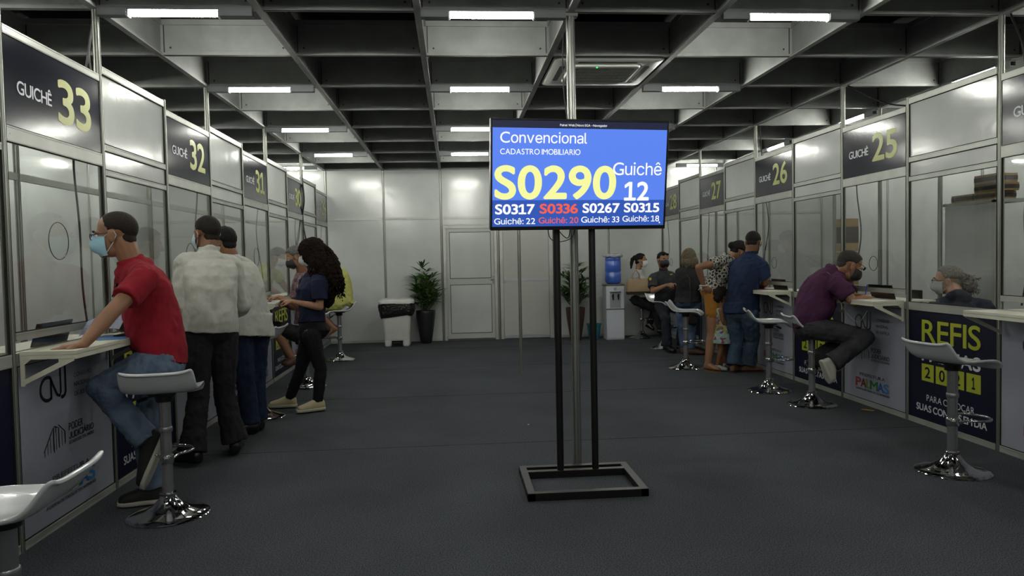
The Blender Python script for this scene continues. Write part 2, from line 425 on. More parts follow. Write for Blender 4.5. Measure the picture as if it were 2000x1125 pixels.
for j in (0, 2, 4, 6):
    for i in (0, 2, 4):
        lamp((i*DX, j-.005, HB-.004), 0, (i, j) in coolset, '%s of the four tube lamps %s' % (names[j], cols[i]))
for j in (-2, -4, -6):
    for i in (0, 2, 4): lamp((i*DX, j, HB-.004), 0, False, '%s tube lamp of the %s row behind the viewer' % ({0: 'left', 2: 'middle', 4: 'right'}[i], {-2: 'nearest', -4: 'second', -6: 'last'}[j]), 'tube lamps behind the viewer')
W9 = ('first', 'second', 'third', 'fourth', 'fifth', 'sixth')
for k, j in enumerate((-3, -1, 1, 3, 5)):
    lamp((7*DX, j+.08, HB-.004), pi/2, True, '%s tube lamp from the camera end over the right staff corridor' % W9[k], 'tube lamps over the right staff corridor')
for k, j in enumerate((-2, 0, 2, 4, 6)):
    lamp((7*DX+.9, j+.08, HB-.004), pi/2, True, '%s added fill tube from the camera end close to the outer right wall' % W9[k], 'tube lamps by the outer right wall')  # second row, added to brighten the right corridor behind the panes
    lamp((-2.2, j+.08, HB-.004), pi/2, True, '%s added fill tube from the camera end close to the outer left wall' % W9[k], 'tube lamps by the outer left wall')  # likewise an added row, only there to lighten the left corridor
for k, j in enumerate((-3, -1, 1, 3, 5)): lamp((-1.2, j+.08, HB-.004), pi/2, True, '%s tube lamp from the camera end over the left staff corridor' % W9[k], 'tube lamps over the left staff corridor')
lamp((-.95, 7.4, HB-.004), 0, False, 'short tube lamp beyond the left wall close to the back wall'); lamp((WR+.1, 7.55, HB-.004), 0, False, 'short tube lamp beyond the right wall close to the back wall')

# ---------------------------------------------------------------- free-standing posts in the hall
m = MB(); post(m, 3*DX, .03, 0, HB, 1.35)
m.box((3*DX-.045, -.0, HB-.02), (3*DX+.045, .06, HB))
tag(obj('aluminium_post', m, mat('bright post aluminium', '#a5a6a2', .3, .8), loc=(3*DX, .03, 0)), 'tall grooved aluminium post rising to the ceiling behind the screen', 'post')
m = MB(); post(m, 3*DX+.005, 4.03, 0, HB, .95); tag(obj('aluminium_post', m, M_alu, loc=(3*DX, 4.03, 0)), 'thin aluminium post standing in front of the right back door', 'post')

# ---------------------------------------------------------------- window panes
wi = 0
def window(side, j):
    global wi
    wi += 1; X, s = on_wall(side); sign = j % 2 != 0
    z0, z1 = (1.06, 1.98) if sign else (.962, 1.93)
    w = thing('window_%d' % wi, (X, j+.5, z0), kind='structure')
    y0, y1 = j+.02, j+.98
    obj('pane', MB().box((X-.0015, y0, z0), (X+.0015, y1, z1)), M_glass, w, False)
    if sign:
        obj('pane', MB().box((X-.0015, y0, .97), (X+.0015, y1, 1.02)), M_glass, w, False)
        m = MB(); cy = j+.47 if side == 'left' else j+.5
        zc = 1.515 if side == 'left' else 1.27
        if j > 0 and side == 'left': zc = 1.45
        rr_ = .1 if side == 'left' else .063
        m.tube([(X+s*.003, cy+rr_*cos(2*pi*k/40), zc+rr_*sin(2*pi*k/40)) for k in range(41)], .0022, 6, caps=False)
        obj('speaking_hole', m, mat('dark cut edge', '#1c1d1c', .25), w)
        m = MB(); yc = j+.8 if side == 'left' else j+.83; xi = X-s*.05; pts = []
        for k in range(25):
            t = k/24; pts.append((xi-s*.02*sin(5*t), yc+.035*sin(7*t+j)+.03*t, 2.0-1.0*t))
        m.tube(pts, .006, 7); tag(obj('hanging_cable', m, M_cable, loc=(xi, yc, 1.0)), 'black cable hanging behind the %s counter pane of the %s wall' % ({-3: 'unseen', -1: 'nearest', 1: 'second', 3: 'third', 5: 'fourth', 7: 'farthest'}[j], side), 'cable', 'cables hanging behind the panes')
def num(side, j): return {-3: 34, -1: 33, 1: 32, 3: 31, 5: 30, 7: 29}[j] if side == 'left' else {-3: 23, -1: 24, 1: 25, 3: 26, 5: 27, 7: 28}[j]
for side in ('left', 'right'):
    for j in range(-2, 8): window(side, j)

ORD = {-1: 'nearest', 1: 'second', 3: 'third', 5: 'fourth', 7: 'farthest'}
def ordn(j): return ORD[j if j % 2 else j-1]
# ---------------------------------------------------------------- number signs
for side in ('left', 'right'):
    X, s = on_wall(side); yd = V((0, 0, 1)); xd = V((0, s, 0))
    for j in (-1, 1, 3, 5, 7):
        nm = num(side, j)
        w = thing('number_sign', (X+s*.005, j+.5, 2.055), 'dark blue sign reading guichê %d, %s of five on the %s wall' % (nm, ordn(j), side), 'sign', 'window number signs')
        obj('board', MB().box((X+s*.0045, j+.022, 2.056), (X+s*.012, j+.978, 2.489)), M_navy, w, False)
        O = V((X+s*.0128, j if s > 0 else j+1, 0))
        letter('lettering', M_wprint, w, 'GUICHÊ', O, xd, yd, .125, .44, 2.225, .066, .022)
        letter('numeral', M_numb, w, str(nm), O, xd, yd, .50, .865, 2.155, .238, .035)

# ---------------------------------------------------------------- banners under the windows
def cnj(m, O, xd, yd):
    L = dict(lift=0)
    ribbon(m, arc(.285, .745, .066, .06, 62, 300), .018, O, xd, yd)
    ribbon(m, [(.318, .80), (.318, .685)], .018, O, xd, yd)
    ribbon(m, [(.318, .79), (.345, .745), (.375, .70), (.40, .69), (.412, .71)]+[(.412, .84)], .018, O, xd, yd)
    ribbon(m, arc(.425, .712, .036, .032, 250, 360)+[(.462, .845)], .02, O, xd, yd)
banner_txt = {}
for side in ('left', 'right'):
    X, s = on_wall(side); yd = V((0, 0, 1)); xd = V((0, s, 0))
    for j in range(-2, 8):
        O = V((X+s*.0095, j if s > 0 else j+1, 0)); base = (X+s*.006, j+.5, .045)
        nb = num(side, j if j % 2 else j-1) if j > -2 else 0
        if j % 2:
            w = thing('white_banner', base, 'white banner with three logos, %s of five on the %s wall' % (ordn(j), side), 'banner', 'white logo banners under the windows')
            obj('cloth', MB().box((X+s*.004, j+.022, .046), (X+s*.008, j+.978, .899)), M_ban, w, False)
            m = MB(); cnj(m, O, xd, yd); obj('monogram', m, M_bprint, w, False); m = MB()
            for k, t in enumerate(('CONSELHO', 'NACIONAL', 'DE JUSTIÇA')): letter('lettering', M_bprint, w, t, O, xd, yd, .55, (.75, .735, .75)[k], .765-k*.052, .024, .004)
            # group of narrow towers: slanted pillars under two sloping roof lines
            for k in range(8):
                x = .235+k*.028; top = (.435+k*.026) if k < 4 else (.535-(k-4)*.015)
                ribbon(m, [(x, .40+.003*k), (x, top)], .005, O, xd, yd)
            ribbon(m, [(.225, .425), (.325, .535)], .006, O, xd, yd); ribbon(m, [(.325, .535), (.325, .40)], .006, O, xd, yd); ribbon(m, [(.33, .54), (.372, .525), (.372, .42)], .006, O, xd, yd); ribbon(m, [(.372, .54), (.437, .49), (.437, .43)], .007, O, xd, yd)
            obj('tower_emblem', m, M_bprint, w, False)
            for a_ in (('PODER', .475, .63, .485, .04, .02), ('JUDICIÁRIO', .475, .75, .437, .036, .025), ('ESTADO DO TOCANTINS', .475, .75, .409, .018, .02), ('PREFEITURA', .295, .685, .256, .027, .004), ('A CAPITAL DE TODOS OS TOCANTINENSES', .225, .75, .125, .017, .02)): letter('lettering', M_bprint, w, a_[0], O, xd, yd, *a_[1:])
            xs = [.235, .32, .405, .47, .585, .675, .75]
            for k, (ch, c) in enumerate(zip('PALMAS', ('#8c1c28', '#6e1420', '#6d8a24', '#2f6a38', '#2a559c', '#2c74b4'))):
                m = MB(); put_text(m, ch, O, xd, yd, xs[k]-.012, xs[k+1]-.006, .155, .08, .045, .0003*k); obj('coloured_letter', m, mat('print '+c, c, .4), w, False)
        else:
            w = thing('navy_banner', base, ('navy banner with lime lettering, %s of the four whole ones on the %s wall' % ({0: 'nearest', 2: 'second', 4: 'third', 6: 'farthest'}[j], side)) if j > -2 else 'navy banner at the %s picture edge below the counter' % side, 'banner', 'navy campaign banners under the windows')
            obj('cloth', MB().box((X+s*.004, j+.022, .046), (X+s*.008, j+.978, .899)), M_navyb, w, False)
            letter('lime_lettering', M_lime, w, 'REFIS', O, xd, yd, .18, .83, .66, .172, .02)
            for a_ in (('PALMAS', .18, .83, .51, .1, .045), ('PARA COLOCAR', .24, .77, .2, .048, -.004), ('SUAS CONTAS EM DIA', .115, .895, .113, .054, .035)): letter('white_lettering', M_wprint, w, a_[0], O, xd, yd, *a_[1:])
            for k, ch in enumerate('2021'):
                x = .18+k*.169; q = .03 if ch == '1' else 0; m = MB(); ribbon(m, [(x, .42), (x+.145, .42)], .135, O, xd, yd); sq = obj('lime_square', m, M_lime, w, False)
                letter('dark_digit', M_navyb, sq, ch, O, xd, yd, x+.04+q/2, x+.105-q/2, .378, .085, .03, .0006)

# ---------------------------------------------------------------- counter shelves with triangular brackets
M_shelf = mat('cream painted shelf', '#b9b8a8', .45, var=.05)
def shelf(side, j):
    X, s = on_wall(side); nm = num(side, j); D = .285
    w = thing('counter_shelf', (X, j+.5, .93), 'narrow cream counter shelf on triangular brackets, %s of five on the %s wall' % (ordn(j), side), 'shelf', 'counter shelves below the windows')
    y0, y1 = j+.03, j+.97
    m = MB(); m.box((X+s*.022, y0, .95), (X+s*D, y1, .968)); m.box((X+s*(D-.012), y0, .928), (X+s*D, y1, .952)); m.box((X-s*.25, y0, .955), (X-s*.022, y1, .966)); obj('worktop', m, M_shelf, w, False)
    for y in (y0, y1):
        m = MB(); t = .012 if y == y0 else -.012
        def bar(p, q, wd_):
            p = V((0, *p)) if len(p) == 2 else V(p)
        cnt = [0]
        def prof(pts):
            cnt[0] += 1; e_ = .0006*cnt[0]*(1 if t > 0 else -1); m.rings([[(X+s*min(a, D-.0125), yy, b-(.0004*cnt[0] if b > .949 else 0)) for a, b in pts] for yy in (y+e_, y+t-e_)])
        prof([(.022, .949), (D, .949), (D, .93), (.022, .93)]); prof([(.022, .948), (.04, .948), (.04, .80), (.022, .80)])
        prof([(.022, .80), (.022, .825), (D-.02, .945), (D, .945), (D, .92)]); prof([(.04, .94), (.04, .905), (.085, .94)]); prof([(.2, .94), (.24, .94), (.24, .925), (.2, .905)])
        obj('bracket', m, M_shelf, w, False)
    return w
for side in ('left', 'right'):
    for j in (-1, 1, 3, 5, 7): shelf(side, j)

# ---------------------------------------------------------------- air conditioner cassette
ac = thing('air_conditioner', (3.38, 1.5, HB-.02), 'square white ceiling air conditioner cassette with a slatted grille', 'air conditioner')
M_ac = mat('cream plastic', '#dcdcd6', .45)
def rr(cx, cy, hw, hd, z, r, n=7):
    pts = []
    for qx, qy, a0 in ((1, 1, 0), (-1, 1, 90), (-1, -1, 180), (1, -1, 270)):
        for k in range(n+1):
            a = R(a0+90*k/n); pts.append((cx+qx*(hw-r)+r*cos(a), cy+qy*(hd-r)+r*sin(a), z))
    return pts
ax_, ay_ = 3.38, 1.5; zb = HB-.004
m = MB(); m.rings([rr(ax_, ay_, w, w, z, .05) for w, z in ((.41, zb+.2), (.41, zb+.03), (.44, zb+.028), (.445, zb+.01), (.43, zb), (.30, zb-.004), (.295, zb-.002))])
m.rings([rr(ax_, ay_, w, w, z, .06) for w, z in ((.29, zb), (.285, zb-.016), (.27, zb-.022), (.255, zb-.020), (.25, zb-.012))])
obj('casing', m, M_ac, ac, ang=35)
m = MB()
for k in range(0, 6): yy = ay_-.24+k*.48/5; m.box((ax_-.25, yy-.004, zb-.0215), (ax_+.25, yy+.004, zb-.013))
for k in range(0, 42): xx = ax_-.246+k*.492/41; m.box((xx-.0022, ay_-.245, zb-.0205), (xx+.0022, ay_+.245, zb-.014))
obj('grille', m, M_ac, ac, False)
m = MB()
for a_, b_ in (((-.24, -.37), (.24, -.325)), ((-.24, .325), (.24, .37)), ((-.37, -.24), (-.325, .24)), ((.325, -.24), (.37, .24))): m.rings([rr(ax_+(a_[0]+b_[0])/2, ay_+(a_[1]+b_[1])/2, (b_[0]-a_[0])/2, (b_[1]-a_[1])/2, z, .018, 4) for z in (zb-.0035, zb+.005)])
m.box((ax_-.248, ay_-.248, zb-.0135), (ax_+.248, ay_+.248, zb-.0121))
obj('air_slot', m, M_black, ac, False)
m = MB(); m.box((3.30, 1.222, zb-.026), (3.31, 1.232, zb-.02)); obj('indicator_light', m, mat('green led', '#20ff60', .4, emit='#40ff70', estr=2), ac, False)
def fbox(mb, O, ax, a, b, bev=0):
    t = MB(); t.box(a, b, bev); O = V(O)
    mb.add([O+ax[0]*p[0]+ax[1]*p[1]+ax[2]*p[2] for p in t.v], t.f); return mb
# ============================================================ television on its stand
O = at(1134.5, 342, -.275)
ps, tt = R(7), R(8)
xd = V((cos(ps), sin(ps), 0)); nn = V((sin(ps), -cos(ps), 0)); yd = V((0, 0, 1))*cos(tt)+nn*sin(tt); nz = xd.cross(yd); AX = (xd, yd, nz)
TW, TH = 1.105, .656
tv = thing('television', O, 'large flat television showing a blue queue-number screen on a black stand', 'television')
m = MB(); fbox(m, O, AX, (-TW/2, -TH/2, -.045), (TW/2, TH/2, -.004), .006)
e = .011
for a, b in (((-TW/2, TH/2-.012), (TW/2, TH/2)), ((-TW/2, -TH/2), (TW/2, -TH/2+.022)), ((-TW/2, -TH/2), (-TW/2+e, TH/2)), ((TW/2-e, -TH/2), (TW/2, TH/2))): fbox(m, O, AX, (*a, -.01), (*b, .004), .0015)
obj('bezel', m, M_black, tv, True, 30)
m = MB(); fbox(m, O, AX, (-.3, -.2, -.075), (.3, .15, -.04), .01); fbox(m, O, AX, (-.1, -.33, -.1), (.1, .1, -.07), .004); obj('back_housing', m, M_black, tv)
def tvmat(n, c, s): return mat('screen '+n, '#000000', .4, emit=c, estr=s)
def X_(px): return (px-92)/(1590-92)*(TW-2*e)-(TW/2-e)
def Y_(py): return (TH/2-.012)-(py-82)/(955-82)*(TH-.034)
m = MB(); fbox(m, O, AX, (-TW/2+e, -TH/2+.022, -.006), (TW/2-e, TH/2-.012, 0)); scr = obj('screen', m, tvmat('bar', '#151a38', 1), tv, False)
def quad(px0, py0, px1, py1, z): return MB().add([O+xd*X_(a)+yd*Y_(b)+nz*z for a, b in ((px0, py1), (px1, py1), (px1, py0), (px0, py0))], [(0, 1, 2, 3)])
obj('blue_field', quad(92, 142, 1590, 735, .0006), tvmat('blue', '#5a84f0', 1.0), scr, False)
obj('dark_blue_field', quad(92, 735, 1590, 955, .0006), tvmat('dark blue', '#3057b4', 1.0), scr, False)
Wt = tvmat('white', '#ffffff', 1.0); Yt = tvmat('yellow', '#f7faa2', 1.0); Rt = tvmat('red', '#f4604e', 1.0)
def tl(name, items, m_, z=.0012):
    for s, a, b, base, caph, bo in items: letter(name, m_, scr, s, O, xd, yd, X_(a), X_(b), Y_(base), caph/(955-82)*(TH-.034), bo, z)
tl('ticket_number', [('S0290', 108, 1152, 727, 278, .045)], Yt)
tl('white_text', [('Painel Web | Novo SGA - Navegador', 653, 1058, 124, 18, .01), ('Convencional', 155, 887, 264, 88, .008), ('CADASTRO IMOBILIARIO', 155, 832, 358, 46, .008),
                  ('Guichê', 1120, 1555, 524, 105, .004), ('12', 1225, 1448, 741, 160, .04), ('S0317', 115, 450, 852, 84, .05), ('S0267', 862, 1190, 845, 82, .05), ('S0315', 1228, 1548, 842, 80, .05),
                  ('Guichê: 22', 108, 455, 935, 50, .012), ('Guichê: 33', 852, 1190, 927, 50, .012), ('Guichê: 18', 1218, 1550, 922, 50, .012)], Wt, .0016)
tl('red_text', [('S0336', 492, 822, 848, 82, .05), ('Guichê: 20', 485, 828, 930, 50, .012)], Rt)
m = MB(); m.add([O+xd*X_(a)+yd*Y_(b)+nz*.002 for a, b in ((1548, 918), (1564, 936), (1556, 936), (1550, 942))], [(0, 3, 2, 1)]); obj('pointer', m, Wt, scr, False)
M_steel = mat('black painted steel', '#101010', .42, .2, bump=.1, bscale=120)
st = thing('tv_stand', (2.865, -.3, 0), 'black square-tube floor stand with two poles carrying the television', 'stand')
m = MB(); a0, a1, b0, b1, w_ = 2.505, 3.2, -.6, -.03, .045
m.box((a0, b0, 0), (a1, b0+w_, .045), .002); m.box((a0, b1-w_, 0), (a1, b1, .045), .002); m.box((a0, b0, 0), (a0+w_, b1, .0448), .002); m.box((a1-w_, b0, 0), (a1, b1, .0448), .002); m.box((a0, -.175, 0), (a1, -.13, .0446), .002)
obj('base_frame', m, M_steel, st, True, 30)
for x in (2.757, 2.978):
    m = MB(); m.tube([(x, -.153, .04), (x, -.153, 1.72)], .0215, 16); obj('pole', m, M_steel, st)
m = MB(); m.box((2.72, -.17, 1.68), (3.01, -.135, 1.72)); obj('crossbar', m, M_steel, st, False)
def cable(name, pts, r, m_, label, grp=None, n=10):
    # Catmull-Rom through the points
    P = [V(p) for p in pts]; out = []
    for i in range(len(P)-1):
        p0 = P[max(0, i-1)]; p1 = P[i]; p2 = P[i+1]; p3 = P[min(len(P)-1, i+2)]
        for k in range(n):
            t = k/n; out.append(.5*((2*p1)+(p2-p0)*t+(2*p0-5*p1+4*p2-p3)*t*t+(3*p1-p0-3*p2+p3)*t**3))
    out.append(P[-1]); m = MB(); m.tube(out, r, 6)
    return tag(obj(name, m, m_, loc=P[0]), label, 'cable', grp)
cable('power_cable', [at(1069, 430, -.14), at(1073, 462, -.14), at(1088, 472, -.12), at(1110, 468, -.12), at(1121, 455, -.12), at(1124, 430, -.12)], .003, mat('dark blue cable', '#1c2a44', .5), 'thin blue cable looping below the television')
cable('power_cable', [at(1112, 430, -.12), at(1113, 452, -.12), at(1108, 465, -.11), at(1095, 455, -.11), at(1086, 440, -.11)], .003, M_cable, 'black cable looping below the television')
cable('power_cable', [(2.86, .06, 2.9), (2.845, .05, 2.6), (2.85, .0, 2.35), (2.87, -.06, 2.15)], .004, M_cable, 'black cable running down the middle post behind the television')
# cables near the posts
cable('hanging_cable', [at(591, 300, 6.05), at(590, 340, 6.0), at(594, 390, 5.95), at(591, 420, 5.95), at(594, 450, 5.9), at(600, 478, 5.9)], .011, M_cable, 'black cable hanging beside the post right of sign 30')
cable('hanging_cable', [at(586, 425, 6.0), at(585, 455, 6.0), at(581, 480, 6.0)], .008, M_cable, 'short cable end hanging left of the post by sign 30')
cable('hanging_cable', [at(183, 22, .3), at(175, 85, .3), at(167, 140, .3)], .008, M_cable, 'dark cable hanging above sign 33 beside the post')
cable('hanging_cable', [at(185, 22, .33), at(174, 95, .33), at(179, 145, .33)], .006, M_cable, 'second dark cable above sign 33 beside the post')
cable('hanging_cable', [(WR+.03, 1.99, 2.935), (WR+.25, 1.75, 2.72), (WR+.35, 1.45, 2.62), (WR+.3, 1.35, 2.55)], .008, M_cable, 'black cable sagging above sign 25')
cable('hanging_cable', [(WR+.05, -.01, 2.94), (WR+.05, -.12, 2.7), (WR+.06, -.14, 2.5)], .008, M_cable, 'black cable hanging above sign 24')
cable('hanging_cable', [(WR+.05, 3.99, 2.935), (WR+.05, 3.93, 2.5)], .006, M_cable, 'thin cable hanging above sign 26')

# ============================================================ bar stools
def make_stool(H=.70, label=None):
    t = thing('bar_stool', (0, 0, 0))
    m = MB(); m.lathe([(.212, 0), (.215, .004), (.205, .012), (.17, .022), (.12, .036), (.08, .058), (.052, .088), (.04, .11), (.044, .114), (.044, .124), (.034, .128)], n=40); obj('base', m, M_chrome, t)
    m = MB(); m.tube([(0, 0, .12), (0, 0, .47)], .029, 20); m.lathe([(.033, .46), (.036, .465), (.036, .485), (.033, .49)], n=20); obj('lower_tube', m, M_chromed, t)
    m = MB(); m.tube([(0, 0, .47), (0, 0, H-.02)], .0305, 20); obj('gas_lift', m, M_chromed, t)
    m = MB(); pts = []
    for k in range(31):
        a = R(-150+300*k/30); pts.append((.135+.105*cos(a), .105*sin(a)*1.1, .325))
    pts = [(.032, -.02, .30)]+pts+[(.032, .02, .30)]
    m.tube(pts, .0085, 10); m.lathe([(.034, .285), (.037, .29), (.037, .33), (.034, .335)], n=20); obj('footrest', m, M_chrome, t)
    m = MB(); m.box((-.07, -.07, H-.03), (.07, .07, H-.012), .004); m.lathe([(.045, H-.07), (.05, H-.03)], n=20); obj('seat_plate', m, M_black, t)
    m = MB(); m.tube([(.03, .03, H-.04), (.08, .09, H-.055), (.11, .125, H-.07)], .005, 8); m.cap((.1, .112, H-.066), (.14, .16, H-.085), .010, .012); obj('gas_lever', m, M_black, t)
    # wave seat: local +x faces the counter, raised lip at -x
    prof = [(-.225, .115), (-.205, .112), (-.185, .085), (-.16, .045), (-.13, .012), (-.09, 0), (-.03, -.003), (.05, 0), (.11, .0), (.155, -.008), (.185, -.026), (.205, -.052)]
    m = MB(); nx = len(prof); ny = 13; top = []; bot = []
    for i, (x, z) in enumerate(prof):
        x2, z2 = prof[min(nx-1, i+1)]; x1, z1 = prof[max(0, i-1)]; tx, tz = x2-x1, z2-z1; L = math.hypot(tx, tz); nx_, nz_ = tz/L, -tx/L
        hw = .19*(1-.10*(abs(i-(nx-1)/2)/((nx-1)/2))**4)
        for k in range(ny):
            q = k/(ny-1)*2-1; up = .016*abs(q)**4 - .0; zz = H+z+up; y = q*hw
            th = .017 if abs(q) < .99 else .012
            top.append((x, y, zz)); bot.append((x+nx_*th, y*.985, zz+nz_*th-.004*abs(q)**4))
    n0 = nx*ny; m.v = top+bot
    for i in range(nx-1):
        for k in range(ny-1):
            a = i*ny+k; m.f.append((a, a+1, a+ny+1, a+ny)); m.f.append((n0+a, n0+a+ny, n0+a+ny+1, n0+a+1))
    for i in range(nx-1):
        a = i*ny; m.f.append((a, a+ny, n0+a+ny, n0+a)); a = i*ny+ny-1; m.f.append((a, n0+a, n0+a+ny, a+ny))
    for k in range(ny-1):
        m.f.append((k, n0+k, n0+k+1, k+1)); a = (nx-1)*ny+k; m.f.append((a, a+1, n0+a+1, n0+a))
    s = obj('seat', m, M_plast, t)
    md = s.modifiers.new('b', 'BEVEL'); md.width = .006; md.segments = 3; md.limit_method = 'ANGLE'; md.angle_limit = R(50)
    sb = s.modifiers.new('s', 'SUBSURF'); sb.levels = 1; sb.render_levels = 1
    return t
ST = make_stool()
STOOLS = [  # u, v of the base centre, rotation, label
    ((5.174, -.39), R(10), 'white wave bar stool in front of the right navy banner, nearest on the right side'),
    ((5.33, 1.71), R(-8), 'white bar stool under the man in the purple shirt'),
    ((5.25, 2.44), R(-15), 'empty white bar stool left of the man in the purple shirt'),
    ((4.935, 4.1), R(-25), 'empty white bar stool beside the woman in mustard shorts'),
    ((5.233, 6.071), R(-60), 'white bar stool under the man in the grey polo shirt'),
    ((5.282, 7.55), R(-12), 'white bar stool under the woman with the beige handbag by the water cooler'),
    ((.522, -.534), R(100), 'white bar stool at the red shirted man, its raised lip facing the viewer'),
    ((.464, 3.633), R(168), 'white bar stool under the grey haired visitor in the black mask'),
    ((.498, 5.844), R(195), 'white bar stool under the woman in the yellow dress'),
    ((.36, 2.05), R(175), 'empty white bar stool behind the second man in white, left of the curly haired woman'),
    ((.725, -2.33), R(183), 'white bar stool cut off by the lower left picture corner'),
]
for i, (p, rz, lab) in enumerate(STOOLS):
    o = ST if i == 0 else copy_tree(ST)
    place(o, (p[0], p[1], 0), rz); o.scale.z = .915 if p[1] < -2 else 1; tag(o, lab, 'bar stool', 'white wave-seat bar stools')

# ============================================================ things along the back wall
# pedal bin
M_binw = mat('white bin plastic', '#b4b5b2', .45, var=.04)
bn = thing('pedal_bin', (1.19, 7.46, 0), 'white pedal bin with a black liner sticking out under its lid', 'bin')
cx0, cyb = 1.19, 7.46
def rrect(cx, cy, hw, hd, z, r=.05, n=6):
    pts = []
    for qx, qy, a0 in ((1, 1, 0), (-1, 1, 90), (-1, -1, 180), (1, -1, 270)):
        for k in range(n+1):
            a = R(a0+90*k/n); pts.append((cx+qx*(hw-r)+r*cos(a), cy+qy*(hd-r)+r*sin(a), z))
    return pts
m = MB(); m.rings([rrect(cx0, cyb, w, d, z) for w, d, z in ((.2, .2, .1), (.205, .205, .12), (.225, .225, .5), (.235, .23, .62), (.245, .24, .66))])
for sx in (-1, 1): m.box((cx0+sx*.20, cyb-.205, 0), (cx0+sx*.09, cyb+.2, .13), .02)
m.box((cx0-.1, cyb-.02, 0), (cx0+.1, cyb+.2, .12)); m.rings([rrect(cx0, cyb, .208, .21, z) for z in (.125, .135)])
obj('body', m, M_binw, bn)
m = MB(); m.box((cx0-.09, cyb-.15, .0), (cx0+.09, cyb-.02, .1)); m.box((cx0-.06, cyb-.21, .05), (cx0+.06, cyb-.1, .065), .005); obj('pedal', m, M_black, bn)
m = MB(); m.rings([rrect(cx0, cyb, w, d, z, .07) for w, d, z in ((.275, .26, .69), (.285, .27, .7), (.285, .27, .735), (.26, .25, .765), (.2, .19, .775))]); obj('lid', m, M_binw, bn)
m = MB(); m.box((cx0-.06, cyb-.03, .772), (cx0+.06, cyb+.05, .779), .003); obj('lid_sticker', m, mat('lime sticker', '#a9b23a', .5), bn)
m = MB(); rs = []
for z, q in ((.695, 1), (.66, 1.0), (.6, .99), (.54, .95), (.50, .88), (.49, .84)):
    ring = rrect(cx0, cyb, .285*q, .27*q, z, .08, 10); r2 = []
    for k, p in enumerate(ring):
        a = math.atan2(p[1]-cyb, p[0]-cx0); w_ = .008*sin(a*17+z*30)+.006*sin(a*31-z*60); low = (.07*max(0, -sin(a*1+1.1)) if z < .56 else 0)
        r2.append((p[0]+cos(a)*w_, p[1]+sin(a)*w_, z-low*.5+.01*sin(a*5)))
    rs.append(r2)
m.rings(rs); obj('bin_liner', m, mat('black bin liner film', '#1b1a1c', .25, bump=.8, bscale=25, bdist=.02), bn)
# palms in tall pots
M_soil = mat('potting soil', '#2a1d14', .95, bump=.8, bscale=60)
def palm(x, y, potc, rough, label, seed, k=1):
    rnd = random.Random(seed); t = thing('potted_palm', (x, y, 0), label, 'plant')
    m = MB(); rs = []
    for z, r_ in ((0, .088), (.005, .093), (.15, .115), (.3, .138), (.42, .153), (.5, .16), (.54, .163), (.548, .16), (.545, .15), (.5, .145)):
        rs.append((r_, z))
    m.lathe(rs, (x, y, 0), 32); obj('pot', m, mat(potc[0], potc[1], rough, var=.06), t)
    m = MB(); m.lathe([(.147, .49), (.14, .53), (.02, .535)], (x, y, 0), 24); obj('soil', m, M_soil, t)
    lv = MB(); stm = MB()
    for c in range(17):
        a = rnd.uniform(0, 2*pi); d = rnd.uniform(.0, .06); hgt = rnd.uniform(.15, .66); lean = rnd.uniform(.03, .19)
        b = V((x+cos(a)*d, y+sin(a)*d, .52)); top = b+V((cos(a)*lean, sin(a)*lean, hgt)); stm.tube([b, (b+top)/2+V((cos(a)*.01, sin(a)*.01, 0)), top], [.009, .008, .006], 6)
        for f in range(5):
            z_ = .25+.75*(f/4); o_ = b.lerp(top, z_); pa = a+f*2.4+rnd.uniform(-.4, .4); pl = rnd.uniform(.08, .16); el = rnd.uniform(.35, 1.2)
            pd = V((cos(pa)*cos(el), sin(pa)*cos(el), sin(el))); hub = o_+pd*pl; stm.tube([o_, o_+pd*pl*.5+V((0, 0, .01)), hub], .003, 4)
            nl = rnd.randint(5, 8)
            for q in range(nl):
                fa = pa+(q-(nl-1)/2)*.42+rnd.uniform(-.08, .08); ln = rnd.uniform(.19, .30)*k; ee = el*.75+rnd.uniform(-.15, .2)
                ld = V((cos(fa)*cos(ee), sin(fa)*cos(ee), sin(ee))); sd = ld.cross(V((0, 0, 1))).normalized(); w0 = rnd.uniform(.013, .019)
                va = []
                for s_, ww in ((0, .25), (.25, .9), (.55, 1), (.85, .7), (1, .12)):
                    p = hub+ld*ln*s_+V((0, 0, -1))*(.13*ln*2.2*s_*s_); up = V((0, 0, .006*(1-s_))); va += [p-sd*w0*ww, p-up, p+sd*w0*ww]
                fs = []
                for i_ in range(4):
                    o2 = i_*3; fs += [(o2, o2+1, o2+4, o2+3), (o2+1, o2+2, o2+5, o2+4)]
                lv.add(va, fs)
    obj('stem', stm, mat('palm stem', '#3c4226', .7, var=.3, vscale=30), t)
    lv.v = [(min(p[0], 1e9), min(p[1], YB-.03), p[2]) for p in lv.v]
    obj('foliage', lv, mat('palm leaf', '#33502a', .42, var=.4, vscale=14, col2='#5c7e3a'), t, recalc=False, ang=60)
palm(1.64, 7.70, ('charcoal pot', '#1b1b21'), .4, 'leafy palm in a tall charcoal pot between the pedal bin and the left door', 3)
palm(4.14, 7.5, ('brown pot', '#3b2620'), .45, 'leafy palm in a tall brown pot beside the teal bucket', 9, 1.05)
